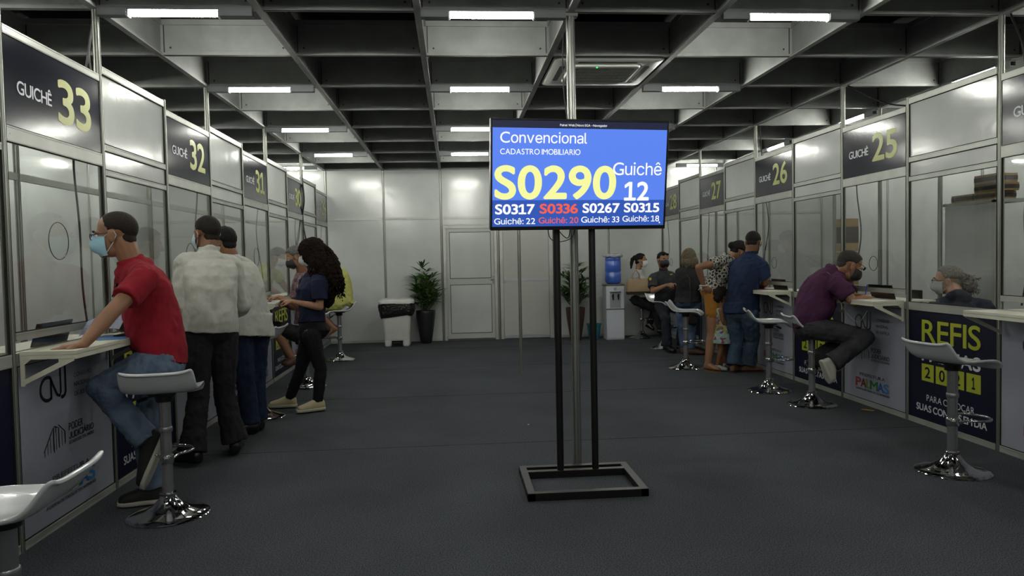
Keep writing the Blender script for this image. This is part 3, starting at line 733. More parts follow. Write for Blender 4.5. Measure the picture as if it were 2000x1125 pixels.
# water cooler
cxw, cyw = 4.80, 7.55
wc = thing('water_cooler', (cxw, cyw, 0), 'white floor-standing water cooler with two black taps', 'water cooler')
M_wcw = mat('white enamel', '#b6b9c2', .35); M_trim = mat('brown grey trim', '#5a5450', .5)
m = MB(); m.box((cxw-.155, cyw-.15, .012), (cxw+.155, cyw+.15, .90), .012); m.box((cxw-.15, cyw-.14, 0), (cxw+.15, cyw+.14, .02)); obj('cabinet', m, M_wcw, wc)
m = MB(); m.box((cxw-.157, cyw-.155, .50), (cxw+.157, cyw-.148, .52)); m.box((cxw-.165, cyw-.155, .895), (cxw+.165, cyw+.155, .925), .01); obj('trim_band', m, M_trim, wc)
m = MB(); m.box((cxw-.09, cyw-.1525, .53), (cxw+.09, cyw-.149, .80)); obj('tap_recess', m, mat('recess grey', '#8d9097', .4), wc, False)
m = MB(); m.box((cxw-.095, cyw-.19, .795), (cxw+.095, cyw-.148, .81), .004); m.rings([[(cxw+.028*cos(2*pi*k/20)*q, cyw+y_, .85+.028*sin(2*pi*k/20)*q) for k in range(20)] for y_, q in ((-.148, 1), (-.156, 1), (-.157, .8))]); obj('tap_hood', m, mat('pale grey badge', '#8f9298', .3), wc)
for dx in (-.045, .045):
    m = MB(); m.box((cxw+dx-.014, cyw-.2, .705), (cxw+dx+.014, cyw-.15, .745), .004); m.cap((cxw+dx, cyw-.19, .71), (cxw+dx, cyw-.19, .675), .011); m.box((cxw+dx-.012, cyw-.205, .742), (cxw+dx+.012, cyw-.18, .765), .003); obj('tap', m, M_black, wc)
m = MB(); m.lathe([(.06, .92), (.09, .925), (.125, .95), (.134, .98), (.134, 1.10), (.129, 1.11), (.129, 1.135), (.134, 1.145), (.134, 1.30), (.129, 1.31), (.129, 1.32), (.134, 1.33), (.134, 1.355), (.12, 1.38), (.08, 1.385)], (cxw, cyw, 0), 36)
bt = obj('water_bottle', m, mat('translucent blue bottle', '#3d5cb4', .15, spec=.6, coat=.4, var=.12, vscale=6), loc=(cxw, cyw, .92)); tag(bt, 'translucent blue water bottle upside down on the cooler', 'bottle')
m = MB(); rs = []
for z, q in ((1.375, .8), (1.38, 1.12), (1.405, 1.2), (1.43, 1.05), (1.435, .4)):
    rs.append([(cxw+.14*q*cos(a)*(1+.06*sin(9*a+z*40)), cyw+.14*q*sin(a)*(1+.05*sin(7*a)), z+.006*sin(5*a)) for a in [2*pi*k/40 for k in range(40)]])
m.rings(rs); obj('plastic_wrap', m, mat('crumpled clear film', '#a9adb4', .15, bump=.9, bscale=40, bdist=.02), bt)
bk = thing('bucket', (4.475, 7.62, 0), 'small teal plastic bucket on the floor left of the water cooler', 'bucket')
m = MB(); m.lathe([(.088, 0), (.09, .005), (.118, .235), (.128, .238), (.128, .26), (.118, .262), (.112, .245), (.085, .01)], (4.475, 7.62, 0), 28, caps=True); obj('body', m, mat('teal plastic', '#1d6e7c', .4), bk)
m = MB(); m.tube([(4.475+.13*cos(R(a)), 7.62+.02-.05*sin(R(a)), .25+.045*sin(R(a))-.02) for a in range(0, 181, 15)], .003, 6); obj('handle', m, mat('light handle', '#7ca0b0', .4), bk)
m = MB(); m.tube([(5.02+.035*cos(R(a)), 7.99, .35+.045*sin(R(a))) for a in range(0, 361, 15)], .004, 6); tag(obj('coiled_cord', m, M_cable, loc=(5.02, 7.99, .35)), 'small loop of black cord low on the wall right of the cooler', 'cord')

# ============================================================ behind the panes
for y in (.849, 3.16, 5.56): m = MB(); post(m, -DX, y, 0, 2.3, 1); tag(obj('aluminium_post', m, M_alu, loc=(-DX, y, 0)), 'aluminium post of the left staff corridor, %s of the three' % {.849: 'nearest', 3.16: 'middle', 5.56: 'farthest'}[y], 'post')
m = MB(); m.box((-DX-.015, -2, 2.0), (-DX+.015, 7.9, 2.05)); tag(obj('corridor_rail', m, M_rail, loc=(-DX, 3, 2.0), smooth=False), 'aluminium rail along the left staff corridor behind the panes', 'rail')
for y in (2.009, 3.0, 3.96, 5.0, 6.0, 7.0): m = MB(); post(m, 7*DX, y, 0, HB, 1); tag(obj('aluminium_post', m, M_alu, loc=(7*DX, y, 0)), 'aluminium post seen through the right panes, %s of six' % {2.009: 'nearest', 3.0: 'second', 3.96: 'third', 5.0: 'fourth', 6.0: 'fifth', 7.0: 'farthest'}[y], 'post', 'posts of the right staff corridor')
sp = thing('staff_partition', (7*DX+.3, 1.66, 0), 'low white partition panel with a metal frame behind the grey haired attendant', 'partition')
m = MB(); m.box((7*DX+.03, 1.36, 0), (7*DX+.05, 1.98, 1.78)); obj('panel', m, M_white, sp, False)
m = MB(); m.box((7*DX+.02, 1.32, 0), (7*DX+.06, 1.36, 1.8)); m.box((7*DX+.02, 1.32, 1.78), (7*DX+.3, 2.0, 1.81)); obj('frame', m, M_rail, sp, False)
M_card = mat('brown cardboard', '#8a7450', .8, var=.1, vscale=12); M_cardk = mat('dark carton print', '#3a3330', .8)
def carton(c, s, label, grp='cardboard boxes on top of the staff partition'):
    t = thing('cardboard_box', (c[0], c[1], c[2]), label, 'box', grp); x, y, z = c; a, b, h = s
    obj('box_body', MB().box((x-a/2, y-b/2, z), (x+a/2, y+b/2, z+h), .002), M_card, t, False)
    m = MB(); m.box((x-a/2-.001, y-b/2-.001, z+h*.25), (x+a/2+.001, y+b/2+.001, z+h*.75)); obj('print_band', m, M_cardk, t, False)
    m = MB(); m.box((x-.02, y-b/2-.002, z+h-.001), (x+.02, y+b/2+.002, z+h+.001)); obj('tape', m, mat('parcel tape', '#9c8a60', .3), t, False)
zz = 1.81; xx = 7*DX+.17
carton((xx, 1.52, zz), (.2, .26, .07), 'flat carton on the right of the staff partition top'); carton((xx, 1.81, zz), (.2, .28, .07), 'flat carton on the left of the staff partition top')
carton((xx, 1.50, zz+.072), (.19, .3, .07), 'carton stacked second on the right of the partition top'); carton((xx, 1.51, zz+.144), (.2, .27, .08), 'topmost carton of the stack on the partition')
for k in range(3): carton((7.12, 4.36, .55+k*.42), (.2, .24, .41), ('lowest', 'middle', 'top')[k]+' carton of the tall stack behind window 25', 'tall carton stack behind window 25')
tag(obj('stack_table', MB().box((7.0, 4.2, 0), (7.25, 4.5, .549)), M_rail, smooth=False, loc=(7.12, 4.36, 0)), 'low metal table below the tall carton stack', 'table')
# desks with monitors behind the counters
def desk(side, j):
    X, s = on_wall(side); nm = num(side, j); x0 = X-s*.05; x1 = X-s*.4
    d = thing('staff_desk', (X-s*.28, j+.5, 0), 'narrow staff desk behind the panes, %s of five along the %s wall' % (ordn(j), side), 'desk', 'staff desks behind the windows')
    m = MB(); m.box((min(x0, x1)+.0, j-.0+.05, .86), (max(x0, x1), j+.95, .885)); obj('desktop', m, M_shelf, d, False)
    for y in (j+.08, j+.92):
        for x in (x0-s*.03, x1+s*.03): obj('leg', MB().box((x-.015, y-.015, 0), (x+.015, y+.015, .86)), M_rail, d, False)
def laptop(X, Y, s, z, label):
    t = thing('laptop', (X, Y, z), label, 'laptop', 'black laptops on the staff desks')
    obj('keyboard_base', MB().box((X-.12, Y-.17, z), (X+.12, Y+.17, z+.018), .003), M_black, t)
    m = MB(); xb = X+s*.13; m.rings([[(xb+s*.0, Y-.17, z+.01), (xb+s*.012, Y-.17, z+.01), (xb+s*.07, Y-.17, z+.2), (xb+s*.058, Y-.17, z+.2)], [(xb, Y+.17, z+.01), (xb+s*.012, Y+.17, z+.01), (xb+s*.07, Y+.17, z+.2), (xb+s*.058, Y+.17, z+.2)]]); obj('lid', m, M_black, t, False)
for side in ('left', 'right'):
    for j in (-1, 1, 3, 5, 7):
        desk(side, j); X, s = on_wall(side)
        laptop(X-s*.2, j+.42, s, .886, 'black laptop behind the panes, %s of five along the %s wall' % (ordn(j), side))
# monitor left of the attendant
mo = thing('monitor', (WR+.27, 1.33, .886), 'black monitor left of the grey haired attendant behind the pane', 'monitor')
m = MB(); m.box((WR+.25, 1.24, .93), (WR+.28, 1.42, 1.04), .004); obj('screen_case', m, M_black, mo)
m = MB(); m.box((WR+.22, 1.28, .886), (WR+.34, 1.38, .9)); m.box((WR+.28, 1.3, .886), (WR+.3, 1.35, 1.0)); obj('monitor_foot', m, M_black, mo, False)
# yellow note
m = MB(); p = atz(1695, 801, .0); ax = (V((cos(R(-50)), sin(R(-50)), 0)), V((-sin(R(-50)), cos(R(-50)), 0)), V((0, 0, 1)))
fbox(m, p, ax, (-.05, -.022, .001), (.05, .022, .002)); tag(obj('paper_note', m, mat('yellow paper', '#a8882a', .7), smooth=False, loc=p), 'small yellow paper note lying on the floor under window 25', 'paper')
for (u, v) in ((1158, 842), (1032, 829), (424, 823)):
    p = atz(u, v, .001); m = MB(); m.ell(p, (.006, .012, .002)); tag(obj('paper_scrap', m, mat('pale lint', '#b8b8b0', .8), loc=p), 'tiny white scrap on the carpet near %s' % {1158: 'the stand, on its right', 1032: 'the stand, on its left', 424: 'the foot of the left wall'}[u], 'scrap')
# ============================================================ people
def skinmat(n, c): return mat('skin '+n, c, .5, spec=.35, bump=.15, bscale=70, bdist=.003, var=.08, vscale=9)
_vx = {}
def vox(name, mb, m, parent, voxel=.007, smooth=4, disp=None, disp2=None, crease=0):
    """join the closed shapes of mb into one continuous surface"""
    me = bpy.data.meshes.new('tmp'); me.from_pydata(mb.v, [], mb.f)
    import bmesh
    bm = bmesh.new(); bm.from_mesh(me); bmesh.ops.recalc_face_normals(bm, faces=bm.faces); bm.to_mesh(me); bm.free()
    o = bpy.data.objects.new('tmp', me); COL.objects.link(o)
    r = o.modifiers.new('r', 'REMESH'); r.mode = 'VOXEL'; r.voxel_size = voxel; r.use_smooth_shade = True
    if smooth: q = o.modifiers.new('s', 'SMOOTH'); q.factor = .5; q.iterations = smooth
    hlp = None
    if crease:                             # long soft folds: cloud noise stretched along a slanting axis
        hlp = bpy.data.objects.new('tmp', None); COL.objects.link(hlp); hlp.scale = (.06, .06, .22); hlp.rotation_euler = (.35, .3, .2)
        tx = bpy.data.textures.new('crease', 'CLOUDS'); tx.noise_scale = 1.0; tx.noise_depth = 1
        q = o.modifiers.new('d', 'DISPLACE'); q.texture = tx; q.strength = crease*1.8; q.mid_level = .5; q.texture_coords = 'OBJECT'; q.texture_coords_object = hlp
    for k, d in enumerate((disp, disp2)):
        if d:
            tx = bpy.data.textures.new('fold', 'CLOUDS'); tx.noise_scale = d[1]; tx.noise_depth = 2 if len(d) < 3 else d[2]
            q = o.modifiers.new('d', 'DISPLACE'); q.texture = tx; q.strength = d[0]; q.mid_level = .5; q.texture_coords = 'LOCAL'
    dg = bpy.context.evaluated_depsgraph_get(); nm = bpy.data.meshes.new_from_object(o.evaluated_get(dg))
    bpy.data.objects.remove(o)
    if hlp: bpy.data.objects.remove(hlp)
    nm.polygons.foreach_set('use_smooth', [True]*len(nm.polygons)); nm.name = name
    return obj(name, nm, m, parent, recalc=False)

def nrm(v): v = V(v); return v.normalized()
def head_axes(face, up=(0, 0, 1)):
    f = nrm(face); u = V(up); u = (u-f*u.dot(f)).normalized(); r = f.cross(u); return r, f, u
def hp(H, x, y, z):
    c, (r, f, u), k = H; return c+(r*x+f*y+u*z)*k
def head_shapes(m, H, neck, nr=.056):
    ax = H[1]; k = H[2]
    E = lambda x, y, z, a, b, c: m.ell(hp(H, x, y, z), (a*k, b*k, c*k), ax)
    E(0, -.014, .036, .076, .098, .086); E(0, .03, -.02, .064, .066, .088); E(0, .03, -.072, .054, .056, .042); E(0, .072, -.094, .024, .022, .02)
    E(0, .078, .02, .052, .02, .013)
    for s in (-1, 1):
        E(s*.036, .07, -.035, .022, .022, .022)
        m.ell(hp(H, s*.082, -.002, -.012), (.009*k, .021*k, .034*k), ax); m.ell(hp(H, s*.086, -.008, .006), (.009*k, .014*k, .018*k), ax)
    m.cap(hp(H, 0, .09, .008), hp(H, 0, .113, -.026), .009*k, .014*k); m.ell(hp(H, 0, .1, -.03), (.018*k, .013*k, .010*k), ax)
    E(0, .084, -.058, .024, .014, .007); E(0, .083, -.069, .021, .014, .007)
    m.cap(hp(H, 0, -.03, -.04), V(neck)-H[1][1]*.0, nr*k, nr*.95)
def eyes(H, parent, iris='#2a1a10'):
    for s in (-1, 1):
        m = MB(); m.ell(hp(H, s*.032, .079, .002), (.0125*H[2],)*3, H[1], 12, 8); e = obj('eye', m, mat('eye white', '#b8b4ac', .2), parent)
        m = MB(); m.ell(hp(H, s*.033, .0885, .002), (.0055*H[2], .004*H[2], .0055*H[2]), H[1], 10, 6); obj('iris', m, mat('iris '+iris, iris, .15), e)
def brows(H, parent, col):
    for s in (-1, 1):
        m = MB(); m.tube([hp(H, s*.016, .099, .024), hp(H, s*.034, .0965, .03), hp(H, s*.052, .082, .026)], [.0035*H[2], .0045*H[2], .0025*H[2]], 6); obj('eyebrow', m, mat('hair '+col, col, .8), parent)
def hair_cap(name, H, parent, col, thick=.012, line=.35, back=-.35, seed=1, rough=.006, extra=None, voxel=.006, disp=(.010, .02), var=.3, sideburn=0):
    """scalp hair: follows the skull and dives under the skin at the hair line"""
    m = MB(); k = H[2]
    def fn(d):
        # d in head axes: x side, y forward, z up
        lim_f = line                       # how low the hair comes at the forehead (z of direction)
        ss = lambda x, a, b: (lambda t: t*t*(3-2*t))(max(0, min(1, (x-a)/(b-a))))
        side = -.22-sideburn; lim = back+(side-back)*ss(d.y, -.75, -.2); lim = lim+(lim_f-lim)*ss(d.y, .25, .62)
        t = (d.z-lim)/.16; t = max(0, min(1, t)); return .93+(.07+thick/.09)*t
    m.ell(hp(H, 0, -.014, .034), (.077*k, .099*k, .087*k), H[1], 48, 32, fn)
    m.ell(hp(H, 0, -.056, -.026), ((.056+thick*.5)*k, (.037+thick)*k, (.052)*k), H[1], 24, 16)
    if extra: extra(m)
    return vox(name, m, mat('hair '+col, col, .75, spec=.25, var=var, vscale=90, bump=.5, bscale=180), parent, voxel, 1, disp)
def mask(H, parent, col, rough=.8, loops='#c9ced0', big=1):
    m = MB(); k = H[2]; rs = []
    for i in range(9):                    # rows from the nose bridge to the chin
        t = i/8; z = .002-.108*t; fw = .112+.022*sin(pi*min(1, t*1.15))-.03*max(0, t-.7)/.3; ring = []
        w = .058+.012*sin(pi*t); dep = .075+.0*t
        for q in range(17):
            a = R(-88+176*q/16); ring.append(hp(H, sin(a)*w*1.04*big, fw*.0+(.035+cos(a)*(fw-.035)), z+.006*cos(a*2)*(1-t)))
        rs.append(ring)
    inner = [[hp(H, *(0, 0, 0)) for _ in r] for r in rs]
    n = 17; c0 = hp(H, 0, .0, -.05); vs = [p for r in rs for p in r]; vi = [p+(c0-p).normalized()*.004*k for p in vs]; m.v = vs+vi; N = len(vs)
    for i in range(8):
        for q in range(16):
            a = i*n+q; m.f.append((a, a+1, a+n+1, a+n)); m.f.append((N+a, N+a+n, N+a+n+1, N+a+1))
    for q in range(16): m.f.append((q, N+q, N+q+1, q+1)); a = 8*n+q; m.f.append((a, a+1, N+a+1, N+a))
    for i in range(8):
        a = i*n; m.f.append((a, a+n, N+a+n, N+a)); a = i*n+16; m.f.append((a, N+a, N+a+n, a+n))
    o = obj('face_mask', m, mat('mask cloth '+col, col, rough, bump=.4, bscale=45, bdist=.006, stretch=(1, 1, 4)), parent)
    for s in (-1, 1):
        m = MB(); m.tube([hp(H, s*.06, .045, -.012), hp(H, s*.080, .012, .006), hp(H, s*.09, -.02, .012), hp(H, s*.088, -.028, -.01), hp(H, s*.078, -.005, -.045), hp(H, s*.062, .036, -.088)], .0017*k, 6); obj('ear_loop', m, mat('mask loop '+loops, loops, .7), o)
    return o
def glasses(H, parent, col='#1c222c', up=0, lens=None, y0=.112):
    m = MB(); k = H[2]
    for s in (-1, 1):
        pts = [hp(H, s*(.034)+.024*cos(R(a)), y0+.002-.006*abs(s*.034+.024*cos(R(a)))/.05, .002+up+.017*sin(R(a))) for a in range(0, 361, 24)]
        m.tube(pts, .0022*k, 6); m.tube([hp(H, s*.058, y0-.006, .008+up), hp(H, s*.076, .08-.112+y0, .008+up), hp(H, s*.082, .0-.112+y0, .006+up), hp(H, s*.084, -.02-.112+y0, -.012+up)], .0022*k, 6)
    m.tube([hp(H, -.01, y0+.003, .006+up), hp(H, 0, y0+.006, .009+up), hp(H, .01, y0+.003, .006+up)], .0022*k, 6)
    o = obj('glasses', m, mat('spectacle frame '+col, col, .3), parent)
    if lens:
        for s in (-1, 1):
            m = MB(); m.ell(hp(H, s*.034, y0, .002+up), (.023*k, .0025*k, .017*k), H[1], 16, 8); obj('lens', m, mat('dark lens', '#0b0c10', .08), o)
    return o
def hand(m, w, d, nrml, curl=25, k=1, side=1, spread=4, thumb=40, pinch=0):
    """w wrist, d finger direction, nrml the way the palm faces; side +1/-1 says on which side the thumb leaves"""
    w = V(w); d = nrm(d); n = V(nrml); n = (n-d*n.dot(d)).normalized(); l = d.cross(n)*side
    c = w
    m.loft([(w-d*.01*k, l, n, .025*k, .021*k), (w+d*.02*k, l, n, .031*k, .018*k), (w+d*.055*k, l, n, .040*k, .016*k), (w+d*.088*k, l, n, .040*k, .0135*k)], 18, 2.4)
    for i, (off, ln) in enumerate(((.030, .074), (.010, .082), (-.010, .076), (-.029, .060))):
        b = w+d*(.083-.004*abs(i-1.2))*k+l*off*k; a = R(curl*.6); q = R(spread*(1.5-i)); dd = (d*cos(q)+l*sin(q)).normalized(); p = b; seg = (.44, .31, .25); r = .0092*k*(1 if i < 3 else .9)
        for j in range(3):
            e = p+(dd*cos(a)+n*sin(a))*ln*k*seg[j]; m.cap(p, e, r, r*.9, 10); p = e; r *= .9; a += R(curl*(1 if j == 0 else .7)+pinch*(i < 2))
    b = w+d*.025*k+l*.026*k; a = R(thumb); td = d*cos(a)+l*sin(a)+n*.35; td.normalize(); p = b+td*.042*k; m.cap(b, p, .0135*k, .0115*k, 10)
    td2 = (td+d*.55+n*.15).normalized(); p2 = p+td2*.03*k; m.cap(p, p2, .011*k, .010*k, 10); m.cap(p2, p2+(td2+d*.3).normalized()*.024*k, .010*k, .0075*k, 10)
def lerp(a, b, t): return V(a).lerp(V(b), t)
def arm_shapes(m, sh, el, wr, k=1):
    m.cap(sh, lerp(sh, el, .5), .052*k, .047*k); m.cap(lerp(sh, el, .4), el, .047*k, .039*k); m.cap(el, lerp(el, wr, .3), .040*k, .041*k); m.cap(lerp(el, wr, .3), wr, .041*k, .025*k)
def leg_shapes(m, hip, kn, an, k=1, g=0):
    m.cap(hip, lerp(hip, kn, .5), .088*k+g, .073*k+g); m.cap(lerp(hip, kn, .4), kn, .075*k+g, .056*k+g)
    m.cap(kn, lerp(kn, an, .28), .054*k+g, .056*k+g); m.cap(lerp(kn, an, .28), an, .056*k+g, .036*k+g)
def foot_shapes(m, an, toe, k=1, g=0):
    an = V(an); toe = V(toe); d = (toe-an); m.cap(an, an+V((0, 0, 0)), .036*k+g)
    f = nrm(d); heel = an-f*.02*k+V((0, 0, 0))
def foot_loft(m, an, toe, up, k=1, g=0, h=1):
    """foot or shoe from heel to toe; an is the ankle, toe the tip, both on the sole line shifted up"""
    an = V(an); toe = V(toe); up = nrm(up); f = toe-an; f = f-up*f.dot(up); L = f.length; f.normalize(); r = f.cross(up)
    s0 = an-up*.075*k                        # sole below the ankle
    c = lambda t, z: s0+f*(t*L*1.0)+up*z*k
    secs = [(-.33, .035, .018, .026), (-.28, .040, .031, .038), (-.1, .05, .036, .050), (.1, .05, .038, .050*h), (.35, .04, .041, .040), (.6, .030, .047, .030), (.82, .024, .045, .024), (.95, .02, .034, .019), (1.0, .018, .018, .014)]
    m.loft([(c(t, z), r, up, w*k+g, hh*k+g) for t, z, w, hh in secs], 20, 2.3)
def torso(m, P, Np, lp, ls, fwd_p, fwd_c, mid=None, k=1, fat=0, g=0, t0=-.12, t1=1.0, bust=0, wk=1, sh=None, seat=0):
    P = V(P); Np = V(Np); M_ = V(mid) if mid is not None else (P+Np)/2
    # quadratic through P, M_, Np
    def cv(t): return P*(1-t)*(1-2*t)+M_*4*t*(1-t)+Np*t*(2*t-1)
    prof = [(-.2, .10, .085), (-.1, .155, .115), (0, .172, .122), (.15, .163, .112), (.35, .148, .102), (.55, .155, .108), (.72, .166, .112), (.84, .160, .098), (.92, .125, .078), (1.0, .07, .06)]
    secs = []
    for t, w, d in prof:
        if t < t0 or t > t1+.001: continue
        a = nrm(V(lp).lerp(V(ls), max(0, min(1, t)))); fw = V(fwd_p).lerp(V(fwd_c), max(0, min(1, t))); fw = nrm(fw-a*fw.dot(a))
        ft = fat*math.exp(-((t-.28)/.27)**2); bu = bust*math.exp(-((t-.66)/.1)**2); se = seat*math.exp(-((t+.02)/.12)**2)
        c = cv(t)+fw*(ft*.5+bu*.5-se*.5)*.9
        secs.append((c, a, fw, (w*wk+ft*.35)*k+g, (d+ft*.55+bu*.5+se*.5)*k+g))
    m.loft(secs, 32, 2.25)
DBG = []; CUR = [None, .06]
def person(name_label, J, skin, **o):
    """J: joints in world coordinates"""
    for s in 'LR':
        DBG.append('%-22s %s ua %.2f fa %.2f th %.2f sh %.2f' % (name_label[:22], s, (V(J['sh'+s])-V(J['el'+s])).length, (V(J['el'+s])-V(J['wr'+s])).length, (V(J['hip'+s])-V(J['kn'+s])).length, (V(J['kn'+s])-V(J['an'+s])).length))
    DBG.append('   torso %.2f shoulders %.2f' % ((V(J['pelvis'])-V(J['neck'])).length, (V(J['shL'])-V(J['shR'])).length))
    k = o.get('k', 1); vx = o.get('vx', .007); g = o.get('group')
    root = thing('person', (J['pelvis'][0], J['pelvis'][1], 0), name_label, 'person')
    lp = nrm(V(J['hipL'])-V(J['hipR'])); ls = nrm(V(J['shL'])-V(J['shR']))
    fp = nrm(o.get('fwdp', J['face'])); fc = nrm(o.get('fwdc', fp))
    P, N = V(J['pelvis']), V(J['neck']); mid = J.get('mid')
    hk = o.get('hk', 1)*k; H = (V(J['head']), head_axes(J['face'], J.get('hup', (0, 0, 1))), hk)
    T = dict(mid=mid, k=k, fat=o.get('fat', 0), bust=o.get('bust', 0), wk=o.get('wk', 1), seat=o.get('seat', 0))
    nr = o.get('nr', .063) if not o.get('slim') else .050; CUR[:] = [H, nr]
    m = MB(); head_shapes(m, H, N, nr)
    torso(m, P, N, lp, ls, fp, fc, g=-.014, **T)
    ak = o.get('ak', 1)*k
    for s in 'LR':
        sh, el, wr = V(J['sh'+s]), V(J['el'+s]), V(J['wr'+s]); m.cap(lerp(N, sh, .25)-V((0, 0, .035)), sh, .038*k, .044*k); arm_shapes(m, sh, el, wr, ak)
        hd = o.get('hand'+s, {}); hand(m, wr, hd.get('d', el.lerp(wr, 1)-el), hd.get('n', (0, 0, -1)), hd.get('curl', 30), k*.98*hd.get('k', 1), hd.get('side', 1 if s == 'L' else -1), hd.get('spread', 4), hd.get('thumb', 40))
        leg_shapes(m, J['hip'+s], J['kn'+s], J['an'+s], o.get('lk', 1)*k)
        foot_loft(m, J['an'+s], J['toe'+s], J.get('fup'+s, (0, 0, 1)), .93*k)
    body = vox('body', m, skin, root, vx, 3)
    if o.get('eyes', True): eyes(H, root)
    return root, H, (P, N, lp, ls, fp, fc, T)
def shirt(root, J, B, m_, k=1, g=.012, sleeve=.55, hem=-.06, disp=(.022, .09), disp2=(.006, .025), vx=.008, extra=None, name='shirt', low=None, top=.98, collar=.006, slg=.014, crease=.010):
    P, N, lp, ls, fp, fc, T = B; m = MB()
    torso(m, P, N, lp, ls, fp, fc, g=g, t0=hem, t1=top+.001, **T)
    if low is not None:                      # skirt of the shirt below the waist
        c0, c1, w0, d0, w1, d1 = low; a = lp; f = nrm(fp-a*fp.dot(a)); m.loft([(V(c0), a, f, w0, d0), (V(c0).lerp(V(c1), .5), a, f, (w0+w1)/2, (d0+d1)/2), (V(c1), a, f, w1, d1)], 32, 2.3)
    for s in 'LR':
        sh, el, wr = V(J['sh'+s]), V(J['el'+s]), V(J['wr'+s]); q = N.lerp(sh, .25)-V((0, 0, .025*k))
        m.cap(q, sh, .052*k+g, .054*k+g)
        if sleeve > 1:
            m.cap(sh, el, .055*k+slg, .050*k+slg); e = el.lerp(wr, sleeve-1); m.cap(el, e, .05*k+slg, .036*k+slg*.8)
        else:
            e = sh.lerp(el, sleeve); m.loft([(sh.lerp(e, t), *_perp(e-sh), (.058-.004*t)*k+slg, (.058-.004*t)*k+slg) for t in (-.05, .4, 1.0)], 20, 2)
    n2 = hp(CUR[0], 0, -.03, -.06); ax_ = (n2-N).normalized(); a, b = ls, nrm(V(ls).cross(ax_))*-1
    nr_ = CUR[1]*k; m.loft([(N-ax_*.06, a, b, nr_+.045, nr_+.035), (N-ax_*.015, a, b, nr_+.022, nr_+.018), (N+ax_*.015, a, b, nr_+.010, nr_+.010), (N+ax_*(.015+collar), a, b, nr_+.008, nr_+.008)], 24, 2)
    sd_ = (N-V(T['mid'])).normalized() if T['mid'] is not None else V((0, 0, 1)); b2 = nrm(V(ls).cross(sd_)); m.ell(N-sd_*.035, (.105*k, .088*k, .07*k), (nrm(ls), b2, sd_))
    m.ell(N-ax_*.045, ((nr_+.048), (nr_+.042), .068), (a, b, ax_))
    if extra: extra(m)
    return vox(name, m, m_, root, vx, 2, disp, disp2, crease)
def _perp(d):
    d = nrm(d); a = d.orthogonal().normalized(); return a, d.cross(a)
def trousers(root, J, B, m_, k=1, g=.012, top=.16, to=(1, 1), disp=(.016, .07), disp2=(.005, .025), vx=.008, name='trousers', cuff=.02, lk=1, extra=None, crease=.008):
    P, N, lp, ls, fp, fc, T = B; m = MB()
    torso(m, P, N, lp, ls, fp, fc, g=g*.6, t0=-.2, t1=top, **T)
    for i, s in enumerate('LR'):
        h, kn, an = V(J['hip'+s]), V(J['kn'+s]), V(J['an'+s]); q = to[i]
        m.cap(h, h.lerp(kn, .5), .090*k*lk+g, .076*k*lk+g); m.cap(h.lerp(kn, .45), kn if q >= 1 else h.lerp(kn, max(q*2-0, .5) if q < .5 else q), .077*k*lk+g, .060*k*lk+g)
        if q >= 1:
            e = kn.lerp(an, min(1, q-.0) if q > 1 else 1.0); a, b = _perp(an-kn)
            e = kn.lerp(an, 1.0 if q == 1 else q-1)
            m.loft([(kn.lerp(e, t), a, b, w+g, w+g) for t, w in ((-.05, .056*k*lk), (.25, .058*k*lk), (.6, (.050*k+cuff*.4)), (1.0, .040*k+cuff))], 22, 2)
    if extra: extra(m)
    return vox(name, m, m_, root, vx, 2, disp, disp2, crease)
def shoes(root, J, upper, sole=None, k=1, which='LR', low=1, name='shoe'):
    for s in which:
        up = J.get('fup'+s, (0, 0, 1)); m = MB(); foot_loft(m, J['an'+s], J['toe'+s], up, k*1.02, .006)
        if low != 1: pass
        o = vox(name, m, upper, root, .006, 2)
        if sole:
            an, toe = V(J['an'+s]), V(J['toe'+s]); u = nrm(up); f = toe-an; f = f-u*f.dot(u); L = f.length; f.normalize(); r = f.cross(u); s0 = an-u*.088*k; m = MB(); rs = []
            for z, gg in ((0, .0), (.004, .006), (.022, .007), (.026, .0)):
                rs.append([s0+f*(t*L*1.02)+r*(w*k+gg)*sd+u*z for t, w, sd in ((-.36, .0, 1), (-.34, .02, 1), (-.24, .034, 1), (.05, .037, 1), (.3, .040, 1), (.6, .048, 1), (.85, .044, 1), (1.0, .025, 1), (1.05, 0, 1), (1.0, .025, -1), (.85, .044, -1), (.6, .048, -1), (.3, .040, -1), (.05, .037, -1), (-.24, .034, -1), (-.34, .02, -1))])
            m.rings(rs); obj('sole', m, sole, o, ang=60)
def strands(m, roots, ln, rnd, r=.006, curl=.012, down=(0, 0, -1), freq=9, out=.04):
    for p, d in roots:
        L = ln*rnd.uniform(.75, 1.1); pts = []; ph = rnd.uniform(0, 6.28); a, b = _perp(V(down)); d = V(d)
        for i in range(12):
            t = i/11; q = p+d*out*min(1, t*3)+V(down)*L*t+a*curl*cos(ph+freq*t*1.6)*(t+.2)+b*curl*sin(ph+freq*t*1.6)*(t+.2); pts.append(q)
        m.tube(pts, [r*(1-.6*(i/11)) for i in range(12)], 5)

M_tan = skinmat('tan', '#86614a'); M_brown = skinmat('brown', '#6e4c38'); M_dark = skinmat('dark brown', '#5f3d2c'); M_pale = skinmat('light', '#a77f68')
M_jean = mat('light blue denim', '#465469', .85, spec=.15, var=.22, vscale=7, bump=.4, bscale=90, bdist=.004, col2='#5f6d80')
M_jeand = mat('dark blue denim', '#1b2438', .85, spec=.15, var=.3, vscale=7, bump=.3, bscale=90)
M_jeanb = mat('washed blue denim', '#2a3848', .85, spec=.15, var=.25, vscale=6, bump=.4, bscale=80, col2='#3c4c5e')
M_rubber = mat('white rubber sole', '#a8a59c', .5)
def Q(u, v, Y): return at(u, v, Y)
def sgn_check(): pass

